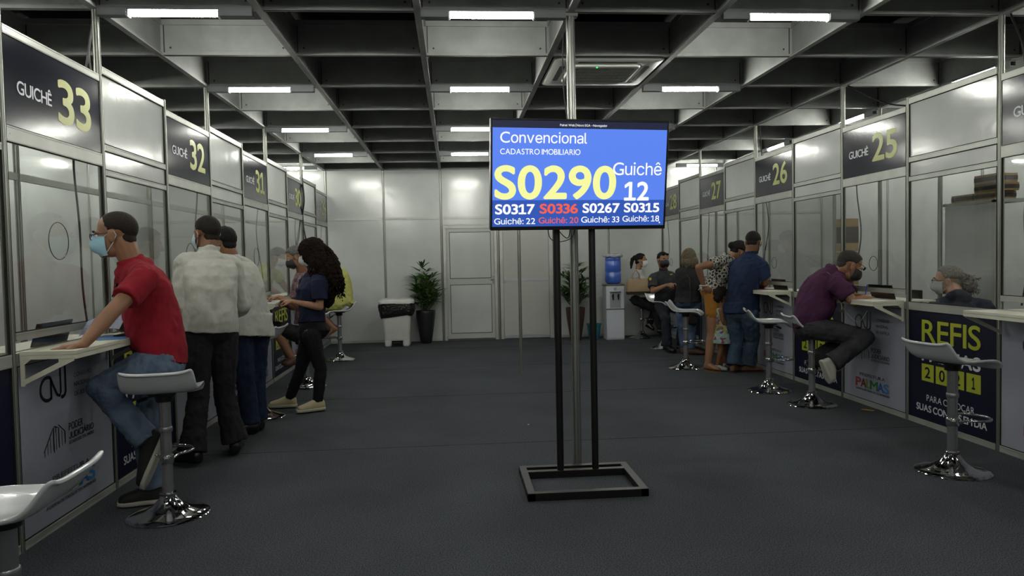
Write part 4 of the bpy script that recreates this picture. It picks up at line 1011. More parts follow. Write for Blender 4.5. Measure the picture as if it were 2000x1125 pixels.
# ---- man in the red shirt ------------------------------------------------
J = dict(pelvis=Q(316, 697, -.22), neck=Q(256, 512, -.24), mid=Q(303, 600, -.22), head=Q(226, 459, -.26),
  hipL=Q(309, 703, -.33), hipR=Q(320, 700, -.13), knL=Q(197, 757, -.42), anL=Q(288, 862, -.46), toeL=Q(254, 940, -.46), knR=Q(285, 838, -.28), anR=Q(299, 963, -.33), toeR=Q(233, 985, -.36),
  shL=Q(286, 541, -.44), shR=Q(252, 540, -.05), elL=Q(212, 617, -.52), wrL=atz(150, 668, 1.005), elR=Q(236, 640, -.08), wrR=Q(170, 672, -.12),
  face=(-1, -.12, -.12), hup=(-.25, 0, 1), fupL=(-.9, 0, .4))
J['anR'].z = .095; J['toeR'].z = .02
J['wrL'] = Q(163, 673, -.84); J['elL'] = Q(216, 612, -.70); J['wrR'] = V((.21, -.2, 1.04)); J['elR'] = Q(238, 636, -.12)
r, H, B = person('man in a red t-shirt and jeans perched at the counter of window 33', J, M_tan, fwdp=(-1, -.05, .35), fwdc=(-1, -.05, -.25), fat=.075, vx=.0055, hk=1.06, k=1.03,
  handL=dict(d=(-.85, -.22, -.10), n=(0, .0, -1), curl=6, spread=9, thumb=45, k=1.08), handR=dict(d=(-.8, -.1, .1), n=(0, .2, -1), curl=35))
M_red = mat('red jersey', '#7c1422', .85, spec=.2, var=.1, vscale=12, bump=.25, bscale=140, bdist=.003)
shirt(r, J, B, M_red, 1.03, .014, .62, -.02, (.020, .16), (.004, .045), .0065, collar=.012)
trousers(r, J, B, M_jean, 1.03, .010, .12, (1, 1), (.014, .06), (.005, .02), .0065, 'jeans', .022)
shoes(r, J, mat('black knit shoe', '#0e0c0e', .7, bump=.4, bscale=200), M_rubber, 1.0)
hair_cap('hair', H, r, '#1f1813', .003, .66, -.8, voxel=.005, disp=(.002, .02))
brows(H, r, '#17110d'); mask(H, r, '#8fb4c6', .8, '#c9d4da'); glasses(H, r, '#1b2636')
m = MB()
for dz in (0, .02): m.ell(Q(229, 560+dz*400, -.24), (.012, .022, .016))
m.tube([Q(229, 553, -.24), Q(224, 566, -.25), Q(219, 580, -.25)], .004, 6)
obj('hanging_sunglasses', m, mat('black glossy lens', '#08080a', .1), r)
m = MB(); m.tube([lerp(J['anL'], J['knL'], .1)+V((-.04*cos(a), .04*sin(a), 0)) for a in [2*pi*k_/16 for k_ in range(17)]], .006, 6); obj('red_collar', m, mat('red sock edge', '#a02a1c', .7), r)

# ---- man in the white shirt seen from behind -----------------------------
J = dict(pelvis=Q(410, 648, .6), neck=Q(408, 497, .66), mid=Q(412, 575, .56), head=Q(404, 456, .7),
  hipL=Q(385, 655, .55), hipR=Q(436, 655, .68), knL=Q(388, 775, .56), anL=Q(375, 892, .47), toeL=Q(347, 902, .6), knR=Q(438, 772, .74), anR=Q(460, 872, .72), toeR=Q(449, 882, .95),
  shL=Q(362, 517, .56), shR=Q(452, 519, .78), elL=Q(350, 597, .5), wrL=Q(362, 652, .68), elR=Q(474, 595, .82), wrR=Q(440, 625, 1.05), face=(-.78, .62, -.05))
J['toeL'] = V((J['anL'].x-.2, J['anL'].y+.1, .02)); J['toeR'] = V((J['anR'].x-.04, J['anR'].y+.2, .02)); J['anL'].z = .1; J['anR'].z = .1
r, H, B = person('man in a long sleeved white shirt and charcoal trousers, seen from behind', J, M_brown, fwdp=(-.5, .85, 0), fwdc=(-.5, .85, -.1), fat=.03, hk=1.02, k=1.0, vx=.0065, handL=dict(d=(-.1, .5, -.3), n=(1, 0, 0)))
M_wsh = mat('white cotton shirt', '#a9a9a2', .85, spec=.15, bump=.5, bscale=18, bdist=.012, var=.05, vscale=5)
shirt(r, J, B, M_wsh, 1, .022, 1.85, -.03, (.026, .17), (.006, .06), .0065, slg=.016, collar=.04)
trousers(r, J, B, mat('charcoal wool', '#222124', .9, spec=.15, bump=.3, bscale=120), 1, .016, .14, (1, 1), (.02, .08), (.006, .03), .0065, 'trousers', .04)
shoes(r, J, mat('black leather', '#0c0b0c', .35), None, 1.02)
hair_cap('hair', H, r, '#1c1613', .004, .6, -.8, voxel=.005, disp=(.003, .02)); mask(H, r, '#9fb0b8')

# ---- second man in white ---------------------------------------------------
J = dict(pelvis=Q(487, 640, 1.42), neck=Q(452, 505, 1.4), mid=Q(478, 575, 1.38), head=Q(437, 474, 1.38),
  hipL=Q(468, 648, 1.35), hipR=Q(502, 648, 1.5), knL=Q(480, 745, 1.38), anL=Q(489, 828, 1.36), toeL=(0, 0, 0), knR=Q(500, 742, 1.5), anR=Q(503, 820, 1.5), toeR=(0, 0, 0),
  shL=Q(428, 528, 1.28), shR=Q(488, 528, 1.55), elL=Q(440, 590, 1.3), wrL=Q(420, 620, 1.5), elR=Q(497, 585, 1.6), wrR=Q(465, 615, 1.8), face=(-.85, .5, -.2))
J['anL'].z = .09; J['anR'].z = .09; J['toeL'] = V((J['anL'].x-.18, J['anL'].y-.06, .02)); J['toeR'] = V((J['anR'].x-.14, J['anR'].y+.12, .02))
r, H, B = person('black haired man in an untucked white shirt and jeans, half hidden by another man', J, M_tan, fwdp=(-.6, .8, 0), fwdc=(-.6, .8, -.3), k=1.0, fat=.02, vx=.0075)
c0 = J['pelvis']+V((0, 0, .12)); c1 = J['pelvis']+V((.0, 0, -.06))
shirt(r, J, B, M_wsh, 1, .022, 1.7, 0, (.024, .16), (.006, .06), .0075, low=(c0, c1, .195, .15, .205, .16), slg=.018, collar=.03)
trousers(r, J, B, M_jeand, 1, .014, .1, (1, 1), (.016, .07), (.005, .03), .0075, 'jeans', .03)
shoes(r, J, mat('black leather', '#0c0b0c', .35), None, 1.02); hair_cap('hair', H, r, '#0c0a0a', .010, .45, -.8)

# ---- curly haired woman ------------------------------------------------------
J = dict(pelvis=Q(607, 646, 2.3), neck=Q(612, 533, 2.3), mid=Q(611, 590, 2.28), head=Q(606, 496, 2.3),
  hipL=Q(608, 655, 2.2), hipR=Q(604, 655, 2.38), knL=Q(626, 722, 2.2), anL=Q(621, 788, 2.2), toeL=Q(592, 800, 2.15), knR=Q(588, 720, 2.4), anR=Q(566, 780, 2.42), toeR=Q(532, 790, 2.4),
  shL=Q(624, 549, 2.14), shR=Q(600, 549, 2.46), elL=Q(625, 600, 2.1), wrL=Q(572, 589, 2.16), elR=Q(590, 602, 2.5), wrR=Q(566, 587, 2.42), face=(-1, -.1, -.32), hup=(-.3, 0, 1))
J['anL'].z = .095; J['anR'].z = .095; J['toeL'] = V((J['anL'].x-.17, J['anL'].y-.08, .02)); J['toeR'] = V((J['anR'].x-.185, J['anR'].y-.01, .02))
r, H, B = person('young woman with long curly dark hair, navy t-shirt and black jeans by the left counters', J, M_tan, fwdp=(-1, -.1, 0), fwdc=(-1, -.1, 0), k=.93, bust=.05, slim=1, seat=.07, wk=.95, ak=.9, vx=.0065, handL=dict(d=(-.8, .0, .0), n=(0, .2, -1), curl=55), handR=dict(d=(-.8, -.1, .0), n=(0, -.2, -1), curl=55))
M_nv = mat('navy jersey', '#141830', .85, spec=.2, bump=.3, bscale=60, var=.1)
shirt(r, J, B, M_nv, .93, .016, .72, .12, (.016, .12), (.004, .05), .0065, slg=.022, collar=.008)
trousers(r, J, B, mat('black denim', '#101014', .8, spec=.2, bump=.3, bscale=90), .93, .003, .2, (1, 1), (.008, .05), (.004, .02), .0065, 'jeans', .006)
shoes(r, J, mat('cream canvas', '#a3977a', .8, bump=.3, bscale=200), mat('off white sole', '#a9a592', .6), .93, name='slip_on_shoe')
mask(H, r, '#b0b2b2')
rnd = random.Random(5); m = MB()
m.ell(hp(H, 0, -.03, .05), (.105, .125, .10), H[1]); m.ell(hp(H, -.075, .0, -.02), (.035, .075, .10), H[1]); m.ell(hp(H, .0, -.075, -.02), (.115, .10, .13), H[1]); m.ell(Q(632, 530, 2.28), (.1, .13, .15)); m.ell(Q(640, 570, 2.28), (.07, .11, .15))
rts = []
for k_ in range(260):
    a = rnd.uniform(0, 2*pi); z = rnd.uniform(-.6, 1); d = V((cos(a)*math.sqrt(1-z*z*.9), sin(a)*math.sqrt(1-z*z*.9), z))
    c = Q(628, 505, 2.28); p = c+V((d.x*.11, d.y*.13, d.z*.12))
    if p.x < hp(H, 0, .03, 0).x: p.x = hp(H, 0, .0, 0).x+rnd.uniform(0, .05)
    rts.append((p, d))
strands(m, rts, .30, rnd, .011, .016, (.22, 0, -1), 13, .03)
hr = vox('hair', m, mat('dark curly hair', '#160d09', .8, spec=.12, var=.5, vscale=60, bump=.8, bscale=120, bdist=.01), r, .0055, 0, (.022, .022), (.008, .01))
m = MB(); O_ = Q(583, 566, 2.1); put_text(m, 'REFIS', Q(580, 562, 2.14), V((.3, -.9, 0)).normalized(), V((0, 0, 1)), 0, .07, 0, .03, .04, 0)
obj('shirt_print', m, M_lime, r, False)
m = MB(); m.tube([hp((J['pelvis'], head_axes((-1, -.1, 0)), 1), -.0, .0, 0)], .01) if False else None

# ---- grey haired person, black mask -----------------------------------------
J = dict(pelvis=Q(598, 652, 3.6), neck=Q(591, 535, 3.5), mid=Q(600, 595, 3.6), head=Q(577, 503, 3.42),
  hipL=Q(594, 655, 3.48), hipR=Q(596, 655, 3.7), knL=Q(536, 640, 3.42), anL=Q(572, 700, 3.4), toeL=Q(556, 712, 3.3), knR=Q(540, 640, 3.7), anR=Q(565, 700, 3.7), toeR=Q(550, 712, 3.7),
  shL=Q(596, 552, 3.32), shR=Q(584, 552, 3.7), elL=Q(585, 600, 3.25), wrL=Q(545, 580, 3.3), elR=Q(572, 600, 3.75), wrR=Q(545, 588, 3.7), face=(-1, -.25, -.5), hup=(-.4, 0, 1))
r, H, B = person('grey haired visitor with a black mask and patterned top bending over the left counter', J, M_tan, fwdp=(-1, 0, .2), fwdc=(-1, -.1, -.3), k=.96, vx=.008, handL=dict(d=(-.8, 0, -.1), curl=45), fat=.02)
M_pat = mat('dusky patterned cloth', '#4a3c44', .85, var=.6, vscale=40, col2='#8b6a72'); shirt(r, J, B, M_pat, .96, .014, .6, -.03, vx=.008)
trousers(r, J, B, mat('black cotton', '#0d0c10', .85), .96, .014, .1, (1.1, 1.1), vx=.008, name='shorts')
hair_cap('hair', H, r, '#55534f', .014, .5, -.35); mask(H, r, '#0c0d10', .6, '#15161a'); shoes(r, J, mat('brown sandal', '#4a2e1e', .6), None, .92, name='sandal')
m = MB(); m.tube([J['shL']+V((-.02, 0, .05)), Q(583, 570, 3.3), Q(575, 588, 3.28)], .012, 6); obj('bag_strap', m, mat('black strap', '#0c0c0e', .6), r)

# ---- woman in the yellow dress ----------------------------------------------
J = dict(pelvis=Q(665, 588, 5.82), neck=Q(648, 520, 5.75), mid=Q(670, 556, 5.82), head=Q(625, 501, 5.7),
  hipL=Q(660, 592, 5.72), hipR=Q(660, 592, 5.95), knL=Q(615, 600, 5.7), anL=Q(650, 640, 5.7), toeL=Q(634, 655, 5.7), knR=Q(612, 600, 5.9), anR=Q(652, 638, 5.9), toeR=Q(636, 652, 5.9),
  shL=Q(654, 534, 5.6), shR=Q(646, 533, 5.95), elL=Q(632, 565, 5.55), wrL=Q(620, 573, 5.6), elR=Q(628, 565, 5.98), wrR=Q(618, 575, 5.9), face=(-1, -.2, -.4), hup=(-.3, 0, 1), fupL=(-.5, 0, .8), fupR=(-.5, 0, .8))
r, H, B = person('woman in a short yellow dress seated on a stool at the far left counter', J, M_tan, fwdp=(-1, 0, .2), fwdc=(-1, 0, -.5), k=.98, vx=.008, seat=.06, fat=.04)
M_yel = mat('yellow linen', '#a5a75c', .85, bump=.5, bscale=20, bdist=.01, var=.08)
def ex(m):
    for s in 'LR': m.cap(V(J['hip'+s]), lerp(J['hip'+s], J['kn'+s], .55), .10, .09)
shirt(r, J, B, M_yel, .98, .016, .45, -.12, (.03, .09), (.01, .03), .008, extra=ex, name='dress'); hair_cap('hair', H, r, '#1a120e', .02, .4, -.6); mask(H, r, '#b8babc')
m = MB(); m.tube([Q(652+.0, 641, 5.63), Q(648, 648, 5.63), Q(640, 652, 5.64)], .006, 6); obj('sandal_strap', m, mat('tan strap', '#7a5536', .5), r)

# ---- attendant behind the pane ------------------------------------------------
ax = 6.45
A = lambda u, v, X=ax: atx(u, v, X)
hd = A(1850, 548); nk = A(1868, 580); pv = V((nk.x+.02, nk.y-.05, .55))
J = dict(pelvis=pv, neck=nk, head=hd, hipL=pv+V((-.0, -.1, 0)), hipR=pv+V((0, .1, 0)), knL=pv+V((-.1, .35, 0)), knR=pv+V((.1, .35, 0)), anL=pv+V((-.1, .35, -.42)), anR=pv+V((.1, .35, -.42)), toeL=pv+V((-.1, .5, -.5)), toeR=pv+V((.1, .5, -.5)),
  shL=nk+V((-.19, -.0, -.09)), shR=nk+V((.19, -.1, -.09)), elL=nk+V((-.24, .08, -.36)), elR=nk+V((.24, .05, -.36)), wrL=nk+V((-.2, .3, -.26)), wrR=nk+V((.1, .3, -.26)), face=(-.45, .9, -.05))
J['hipL'], J['hipR'] = pv+V((-.1, 0, 0)), pv+V((.1, 0, 0)); J['face'] = (-.75, .55, -.05)
r, H, B = person('grey haired attendant in a navy t-shirt, glasses and white mask behind the right pane', J, M_pale, fwdp=(0, 1, 0), fwdc=(-.1, 1, 0), k=1, vx=.0065, fat=.05, hk=1.04)
shirt(r, J, B, mat('navy staff shirt', '#151d2e', .85, bump=.3, bscale=60), 1, .016, .7, -.05, vx=.0065); trousers(r, J, B, M_jeand, 1, .01, .1, (1, 1), vx=.009)
shoes(r, J, mat('black leather', '#0c0b0c', .35)); mask(H, r, '#a2a3a6', .85); glasses(H, r, '#3a1c22'); brows(H, r, '#4a4540')
def ex(m):
    m.ell(hp(H, 0, -.13, .0), (.05, .07, .055), H[1]); m.ell(hp(H, 0, -.16, -.045), (.06, .06, .07), H[1])
    rn = random.Random(2)
    for q in range(40):
        a = rn.uniform(0, 6.28); b_ = rn.uniform(-1, 1); d = V((cos(a), sin(a), b_)); p = hp(H, d.x*.045, -.16+d.y*.05, -.03+d.z*.06); strands(m, [(p, d)], .06, rn, .006, .01, tuple(d*.8+V((0, 0, -.6))), 6, .01)
hair_cap('hair', H, r, '#6a6560', .012, .52, -.3, extra=ex, voxel=.005, disp=(.008, .012))

# ---- man in the purple t-shirt ---------------------------------------------
J = dict(pelvis=Q(1582, 634, 1.7), neck=Q(1636, 532, 1.68), mid=Q(1590, 577, 1.7), head=Q(1659, 519, 1.62),
  hipR=Q(1585, 640, 1.58), hipL=Q(1592, 638, 1.82), knR=Q(1690, 660, 1.38), anR=Q(1625, 708, 1.42), toeR=Q(1640, 738, 1.42), knL=Q(1668, 653, 1.6), anL=Q(1592, 706, 1.8), toeL=Q(1608, 725, 1.8),
  shR=Q(1634, 556, 1.48), shL=Q(1640, 548, 1.86), elR=Q(1668, 590, 1.38), wrR=Q(1694, 580, 1.52), elL=Q(1668, 583, 1.62), wrL=Q(1686, 579, 1.46), face=(.85, -.12, -.55), hup=(.4, 0, .8), fupR=(.9, 0, .35), fupL=(.9, 0, .35))
J['wrR'] = Q(1690, 582, 1.34)
r, H, B = person('heavy man in a purple t-shirt sitting on a bar stool and writing at window 25', J, M_tan, fwdp=(1, -.1, .25), fwdc=(.75, 0, -.65), fat=.09, k=1.07, hk=1.0, vx=.006, handR=dict(d=(.5, .5, -.02), n=(0, .2, -1), curl=45), handL=dict(d=(.25, -.6, -.1), curl=20))
shirt(r, J, B, mat('purple jersey', '#40203c', .85, spec=.2, bump=.3, bscale=60, var=.1), 1.07, .016, .68, -.06, (.022, .16), (.005, .05), .0065, slg=.018, collar=.01)
trousers(r, J, B, mat('grey denim', '#35353a', .85, spec=.15, var=.2, vscale=8, bump=.3, bscale=90), 1.05, .014, .1, (1, 1), (.02, .07), (.006, .03), .0065, 'trousers', .03)
shoes(r, J, mat('off white sneaker', '#a19e92', .6, bump=.3, bscale=80), M_rubber, 1.05, 'R', name='sneaker'); shoes(r, J, mat('black leather', '#0c0b0c', .35), None, 1.0, 'L')
hair_cap('hair', H, r, '#2b2826', .005, .5, -.8, voxel=.005, disp=(.004, .015)); mask(H, r, '#0e1116', .6, '#15161a'); glasses(H, r, '#111216', .03, True, .108)
m = MB(); p0 = Q(1689, 580, 1.44); p1 = Q(1694, 556, 1.44); m.tube([p0, p0.lerp(p1, .6), p1], .0045, 8); tag(obj('pen', m, mat('blue pen', '#1c2f9a', .3), loc=p0), 'blue pen in the writing hand of the man in purple', 'pen')

# ---- man in the blue shirt ---------------------------------------------------
J = dict(pelvis=Q(1448, 610, 3.62), neck=Q(1464, 499, 3.58), mid=Q(1450, 560, 3.6), head=Q(1471, 474, 3.6),
  hipL=Q(1433, 615, 3.7), hipR=Q(1464, 615, 3.5), knL=Q(1438, 668, 3.68), anL=Q(1434, 716, 3.62), knR=Q(1470, 665, 3.62), anR=Q(1458, 718, 3.62), toeL=(0, 0, 0), toeR=(0, 0, 0),
  shL=Q(1438, 520, 3.75), shR=Q(1484, 517, 3.45), elR=Q(1495, 553, 3.5), wrR=Q(1486, 559, 3.68), elL=Q(1444, 560, 3.85), wrL=Q(1464, 560, 3.9), face=(.55, .75, -.4), hl=1)
J['anL'].z = J['anR'].z = .085; J['toeL'] = V((J['anL'].x+.14, J['anL'].y+.1, .02)); J['toeR'] = V((J['anR'].x+.19, J['anR'].y+.0, .02))
r, H, B = person('man in a loose blue shirt and jeans leaning on a right counter, seen from behind', J, M_brown, fwdp=(.6, .8, 0), fwdc=(.6, .8, -.2), k=1.02, fat=.05, vx=.007, hk=1.02)
c0 = J['pelvis']+V((0, 0, .12)); c1 = J['pelvis']+V((.0, 0, -.0))
shirt(r, J, B, mat('faded blue chambray', '#192136', .85, spec=.15, bump=.4, bscale=30, bdist=.008, var=.25, vscale=3, col2='#26344e'), 1.02, .024, .72, 0, (.022, .15), (.006, .05), .007, collar=.035, low=(c0, c1, .21, .16, .215, .17), slg=.03)
trousers(r, J, B, M_jeanb, 1.0, .020, .1, (1, 1), (.02, .07), (.006, .03), .007, 'jeans', .035)
hair_cap('hair', H, r, '#0f0c0b', .007, .5, -.8, disp=(.006, .015)); mask(H, r, '#a9b4b8'); glasses(H, r, '#16181c')
for s in 'LR':
    a_, t_ = J['an'+s], J['toe'+s]; m = MB(); f = V((t_.x-a_.x, t_.y-a_.y, 0)); L = f.length; f.normalize(); q = f.cross(V((0, 0, 1))); c = V((a_.x, a_.y, 0))
    m.rings([[c+f*(L*t)+q*w+V((0, 0, z)) for t, w in ((-.36, .0), (-.3, .03), (.1, .036), (.6, .05), (.9, .045), (1.08, 0), (.9, -.045), (.6, -.05), (.1, -.036), (-.3, -.03))] for z in (.0, .014)]); obj('flip_flop', m, mat('brown rubber', '#2c211c', .6), r)

# ---- woman in the patterned blouse ---------------------------------------------
J = dict(pelvis=Q(1394, 572, 3.95), neck=Q(1428, 502, 3.98), mid=Q(1406, 534, 3.95), head=Q(1444, 492, 3.98),
  hipR=Q(1393, 578, 3.85), hipL=Q(1399, 578, 4.05), knR=Q(1391, 650, 3.82), anR=Q(1383, 712, 3.8), knL=Q(1408, 650, 4.05), anL=Q(1411, 710, 4.05), toeL=(0, 0, 0), toeR=(0, 0, 0),
  shR=Q(1400, 513, 3.78), shL=Q(1415, 512, 4.14), elR=Q(1364, 522, 3.68), wrR=Q(1374, 558, 3.76), elL=Q(1432, 545, 4.1), wrL=Q(1444, 562, 4.0), face=(.9, .1, -.75), hup=(.7, 0, .6))
J['anL'].z = J['anR'].z = .085; J['toeL'] = V((J['anL'].x+.17, J['anL'].y, .02)); J['toeR'] = V((J['anR'].x+.1, J['anR'].y-.12, .02))
r, H, B = person('woman in a black and white patterned blouse and mustard shorts bending forward, hand on hip', J, M_tan, fwdp=(1, 0, -.2), fwdc=(.7, 0, -.8), k=.98, vx=.007, bust=.05, seat=.05, handR=dict(d=(.6, -.1, -.5), n=(.5, .8, 0), curl=30, k=.9), lk=1.12)
M_blo = mat('patterned blouse', '#b5b3a6', .85, bump=.2, bscale=60)
nt = M_blo.node_tree; n_ = nt.nodes; l_ = nt.links; tc = n_.new('ShaderNodeTexCoord'); vo = n_.new('ShaderNodeTexVoronoi'); vo.inputs['Scale'].default_value = 17; vo.inputs['Randomness'].default_value = .35
rp = n_.new('ShaderNodeValToRGB'); rp.color_ramp.interpolation = 'CONSTANT'; el_ = rp.color_ramp.elements; el_[0].color = (.006, .006, .007, 1); el_[1].position = .33; el_[1].color = (.42, .41, .35, 1); e2 = el_.new(.46); e2.color = (.008, .008, .009, 1); e3 = el_.new(.52); e3.color = (.42, .41, .35, 1); e4 = el_.new(.58); e4.color = (.01, .01, .01, 1)
l_.new(tc.outputs['Object'], vo.inputs['Vector']); l_.new(vo.outputs['Distance'], rp.inputs[0]); l_.new(rp.outputs[0], n_['Principled BSDF'].inputs['Base Color'])
shirt(r, J, B, M_blo, .98, .018, .35, -.01, (.018, .08), (.005, .03), .007, slg=.02, name='blouse')
trousers(r, J, B, mat('mustard cotton', '#8a5a14', .85, bump=.3, bscale=50, var=.12), .98, .004, .2, (.62, .62), (.01, .06), (.004, .02), .007, 'shorts', .0, lk=1.12)
def ex(m): m.ell(hp(H, 0, -.085, .02), (.06, .06, .07), H[1]); m.ell(hp(H, 0, -.13, .0), (.04, .045, .045), H[1])
hair_cap('hair', H, r, '#120d0b', .018, .4, -.6, extra=ex); mask(H, r, '#15161a', .6, '#15161a')
m = MB(); m.tube([J['wrR']+V((.03*cos(a), .03*sin(a), .0)) for a in [2*pi*q/14 for q in range(15)]], .008, 6); obj('wristband', m, mat('white band', '#b0b0a8', .5), r)
for s in 'LR':
    a_, t_ = J['an'+s], J['toe'+s]; m = MB(); f = V((t_.x-a_.x, t_.y-a_.y, 0)); L = f.length; f.normalize(); q = f.cross(V((0, 0, 1))); c = V((a_.x, a_.y, 0))
    m.rings([[c+f*(L*t)+q*w+V((0, 0, z)) for t, w in ((-.36, .0), (-.3, .03), (.1, .036), (.6, .046), (.9, .04), (1.08, 0), (.9, -.04), (.6, -.046), (.1, -.036), (-.3, -.03))] for z in (.0, .012)])
    m.tube([c+f*.09+q*.045+V((0, 0, .02)), c+f*.09+V((0, 0, .06)), c+f*.09-q*.045+V((0, 0, .02))], .006, 6); obj('sandal', m, mat('gold brown sandal', '#6e5428', .4), r)

# ---- little girl -------------------------------------------------------------
J = dict(pelvis=Q(1410, 638, 3.80), neck=Q(1408, 599, 3.80), mid=Q(1409, 618, 3.8), head=Q(1409, 577, 3.80),
  hipR=Q(1409, 642, 3.74), hipL=Q(1412, 642, 3.86), knR=Q(1408, 683, 3.74), anR=Q(1401, 717, 3.76), knL=Q(1416, 683, 3.88), anL=Q(1418, 715, 3.9), toeL=(0, 0, 0), toeR=(0, 0, 0),
  shR=Q(1408, 606, 3.71), shL=Q(1412, 606, 3.89), elR=Q(1412, 628, 3.70), wrR=Q(1424, 640, 3.72), elL=Q(1420, 628, 3.92), wrL=Q(1430, 636, 3.9), face=(.95, .05, -.1))
J['anL'].z = J['anR'].z = .06; J['toeL'] = V((J['anL'].x+.11, J['anL'].y, .01)); J['toeR'] = V((J['anR'].x+.11, J['anR'].y-.04, .01))
r, H, B = person('little girl with curly dark hair in a sleeveless flowered dress between two adults', J, M_brown, fwdp=(1, 0, 0), k=.58, hk=1.35, vx=.0055)
M_fl = mat('flowered cotton', '#7f9a8c', .85)
nt = M_fl.node_tree; n_ = nt.nodes; l_ = nt.links; tc = n_.new('ShaderNodeTexCoord'); vo = n_.new('ShaderNodeTexVoronoi'); vo.inputs['Scale'].default_value = 34
hs = n_.new('ShaderNodeValToRGB'); hs.color_ramp.interpolation = 'CONSTANT'; cs = [(0, '#7c9490'), (.34, '#86843c'), (.46, '#6e3254'), (.58, '#8f9c98'), (.78, '#3c6670'), (.9, '#90804a')]
hs.color_ramp.elements[0].color = (*rgb(cs[0][1]), 1); hs.color_ramp.elements[1].position = .3; hs.color_ramp.elements[1].color = (*rgb(cs[1][1]), 1)
for p_, c_ in cs[2:]: q = hs.color_ramp.elements.new(p_); q.color = (*rgb(c_), 1)
sx = n_.new('ShaderNodeSeparateColor'); l_.new(tc.outputs['Object'], vo.inputs['Vector']); l_.new(vo.outputs['Color'], sx.inputs[0]); l_.new(sx.outputs[0], hs.inputs[0]); l_.new(hs.outputs[0], n_['Principled BSDF'].inputs['Base Color'])
P_ = J['pelvis']
def ex(m):
    a = V((0, 1, 0)); f = V((1, 0, 0)); m.loft([(P_+V((0, 0, .09)), a, f, .088, .075), (P_+V((0, 0, 0)), a, f, .11, .095), (P_+V((0, 0, -.1)), a, f, .14, .12), (P_+V((0, 0, -.19)), a, f, .155, .14)], 32, 2)
vm = MB(); PP_, NN_, lp_, ls_, fp_, fc_, TT_ = B; torso(vm, PP_, NN_, lp_, ls_, fp_, fc_, g=.008, t0=-.1, t1=.93, **TT_); ex(vm); vox('dress', vm, M_fl, r, .0055, 2, (.014, .04))
def ex(m):
    rn = random.Random(4); m.ell(hp(H, 0, -.05, .02), (.085, .085, .085), H[1]); m.ell(hp(H, 0, -.08, -.04), (.08, .06, .07), H[1])
    for q in range(60):
        a = rn.uniform(0, 6.28); d = V((cos(a), sin(a), rn.uniform(-.8, .8))); strands(m, [(hp(H, d.x*.07, -.05+d.y*.07, d.z*.07), d)], .06, rn, .006, .008, (0, 0, -1), 8, .01)
hair_cap('hair', H, r, '#1a120e', .014, .4, -.5, extra=ex, voxel=.0045, disp=(.012, .012)); shoes(r, J, mat('pale canvas', '#8f908a', .8), None, .62)

# ---- woman in black top, seen from behind ----------------------------------------
J = dict(pelvis=Q(1344, 590, 5.4), neck=Q(1345, 520, 5.4), mid=Q(1344, 556, 5.38), head=Q(1346, 503, 5.42),
  hipL=Q(1331, 594, 5.45), hipR=Q(1357, 594, 5.35), knL=Q(1332, 640, 5.45), anL=Q(1336, 680, 5.42), knR=Q(1350, 640, 5.3), anR=Q(1350, 680, 5.25), toeL=(0, 0, 0), toeR=(0, 0, 0),
  shL=Q(1328, 532, 5.45), shR=Q(1362, 532, 5.35), elL=Q(1330, 556, 5.6), wrL=Q(1345, 566, 5.75), elR=Q(1372, 560, 5.4), wrR=Q(1372, 568, 5.55), face=(.4, .9, -.1))
J['anL'].z = J['anR'].z = .08; J['toeL'] = V((J['anL'].x+.12, J['anL'].y+.1, .02)); J['toeR'] = V((J['anR'].x+.17, J['anR'].y-.06, .02))
r, H, B = person('woman with shoulder length blonde-streaked hair, black top and light jeans, seen from behind', J, M_tan, fwdp=(.35, .9, 0), k=.95, vx=.008, seat=.07, wk=1.05)
shirt(r, J, B, mat('black jersey', '#0e0e12', .85, bump=.2, bscale=50), .95, .014, 1.6, -.0, vx=.008, name='top')
trousers(r, J, B, mat('mid blue denim', '#2b3a52', .85, var=.25, vscale=8, bump=.3, bscale=90, col2='#465a78'), .95, .006, .2, (1, 1), (.01, .06), (.004, .03), .008, 'jeans', .01)
def ex(m):
    m.ell(hp(H, 0, -.03, .02), (.1, .1, .11), H[1]); m.ell(hp(H, .02, -.06, -.07), (.12, .07, .08), H[1]); rn = random.Random(8)
    for q in range(70):
        a = rn.uniform(pi*.95, 2.05*pi); d = V((cos(a), sin(a), 0)); strands(m, [(hp(H, d.x*.09, -.02+d.y*.07, rn.uniform(-.03, .05)), H[1][0]*d.x+H[1][1]*d.y)], .15, rn, .008, .01, (0, 0, -1), 9, .02)
hair_cap('hair', H, r, '#574d3c', .02, .4, -.6, extra=ex, var=.5, disp=(.012, .02)); mask(H, r, '#15161a'); glasses(H, r, '#8a8a80', .065, None, .07)
m = MB(); m.tube([J['shL']+V((.02, -.02, .06)), Q(1347, 545, 5.2), Q(1349, 585, 5.2), Q(1350, 605, 5.2)], .008, 6); obj('bag_strap', m, mat('black strap', '#0c0c0e', .6), r); shoes(r, J, mat('brown sandal', '#4a2e1e', .6), None, .92, name='sandal')
bp = Q(1352, 606, 5.2); m = MB(); m.box((bp.x-.07, bp.y-.04, bp.z-.2), (bp.x+.07, bp.y+.04, bp.z-.0), .02); tag(obj('shoulder_bag', m, mat('black bag', '#101012', .6), loc=bp), 'small black shoulder bag hanging beside the woman in the black top', 'bag')
m = MB(); q = Q(1346, 611, 5.14); m.cap(q-V((0, 0, .03)), q+V((.01, 0, .03)), .022, .02); tag(obj('drink_can', m, mat('red can', '#a8281c', .35), loc=q), 'small red can sticking out of the black shoulder bag', 'can')

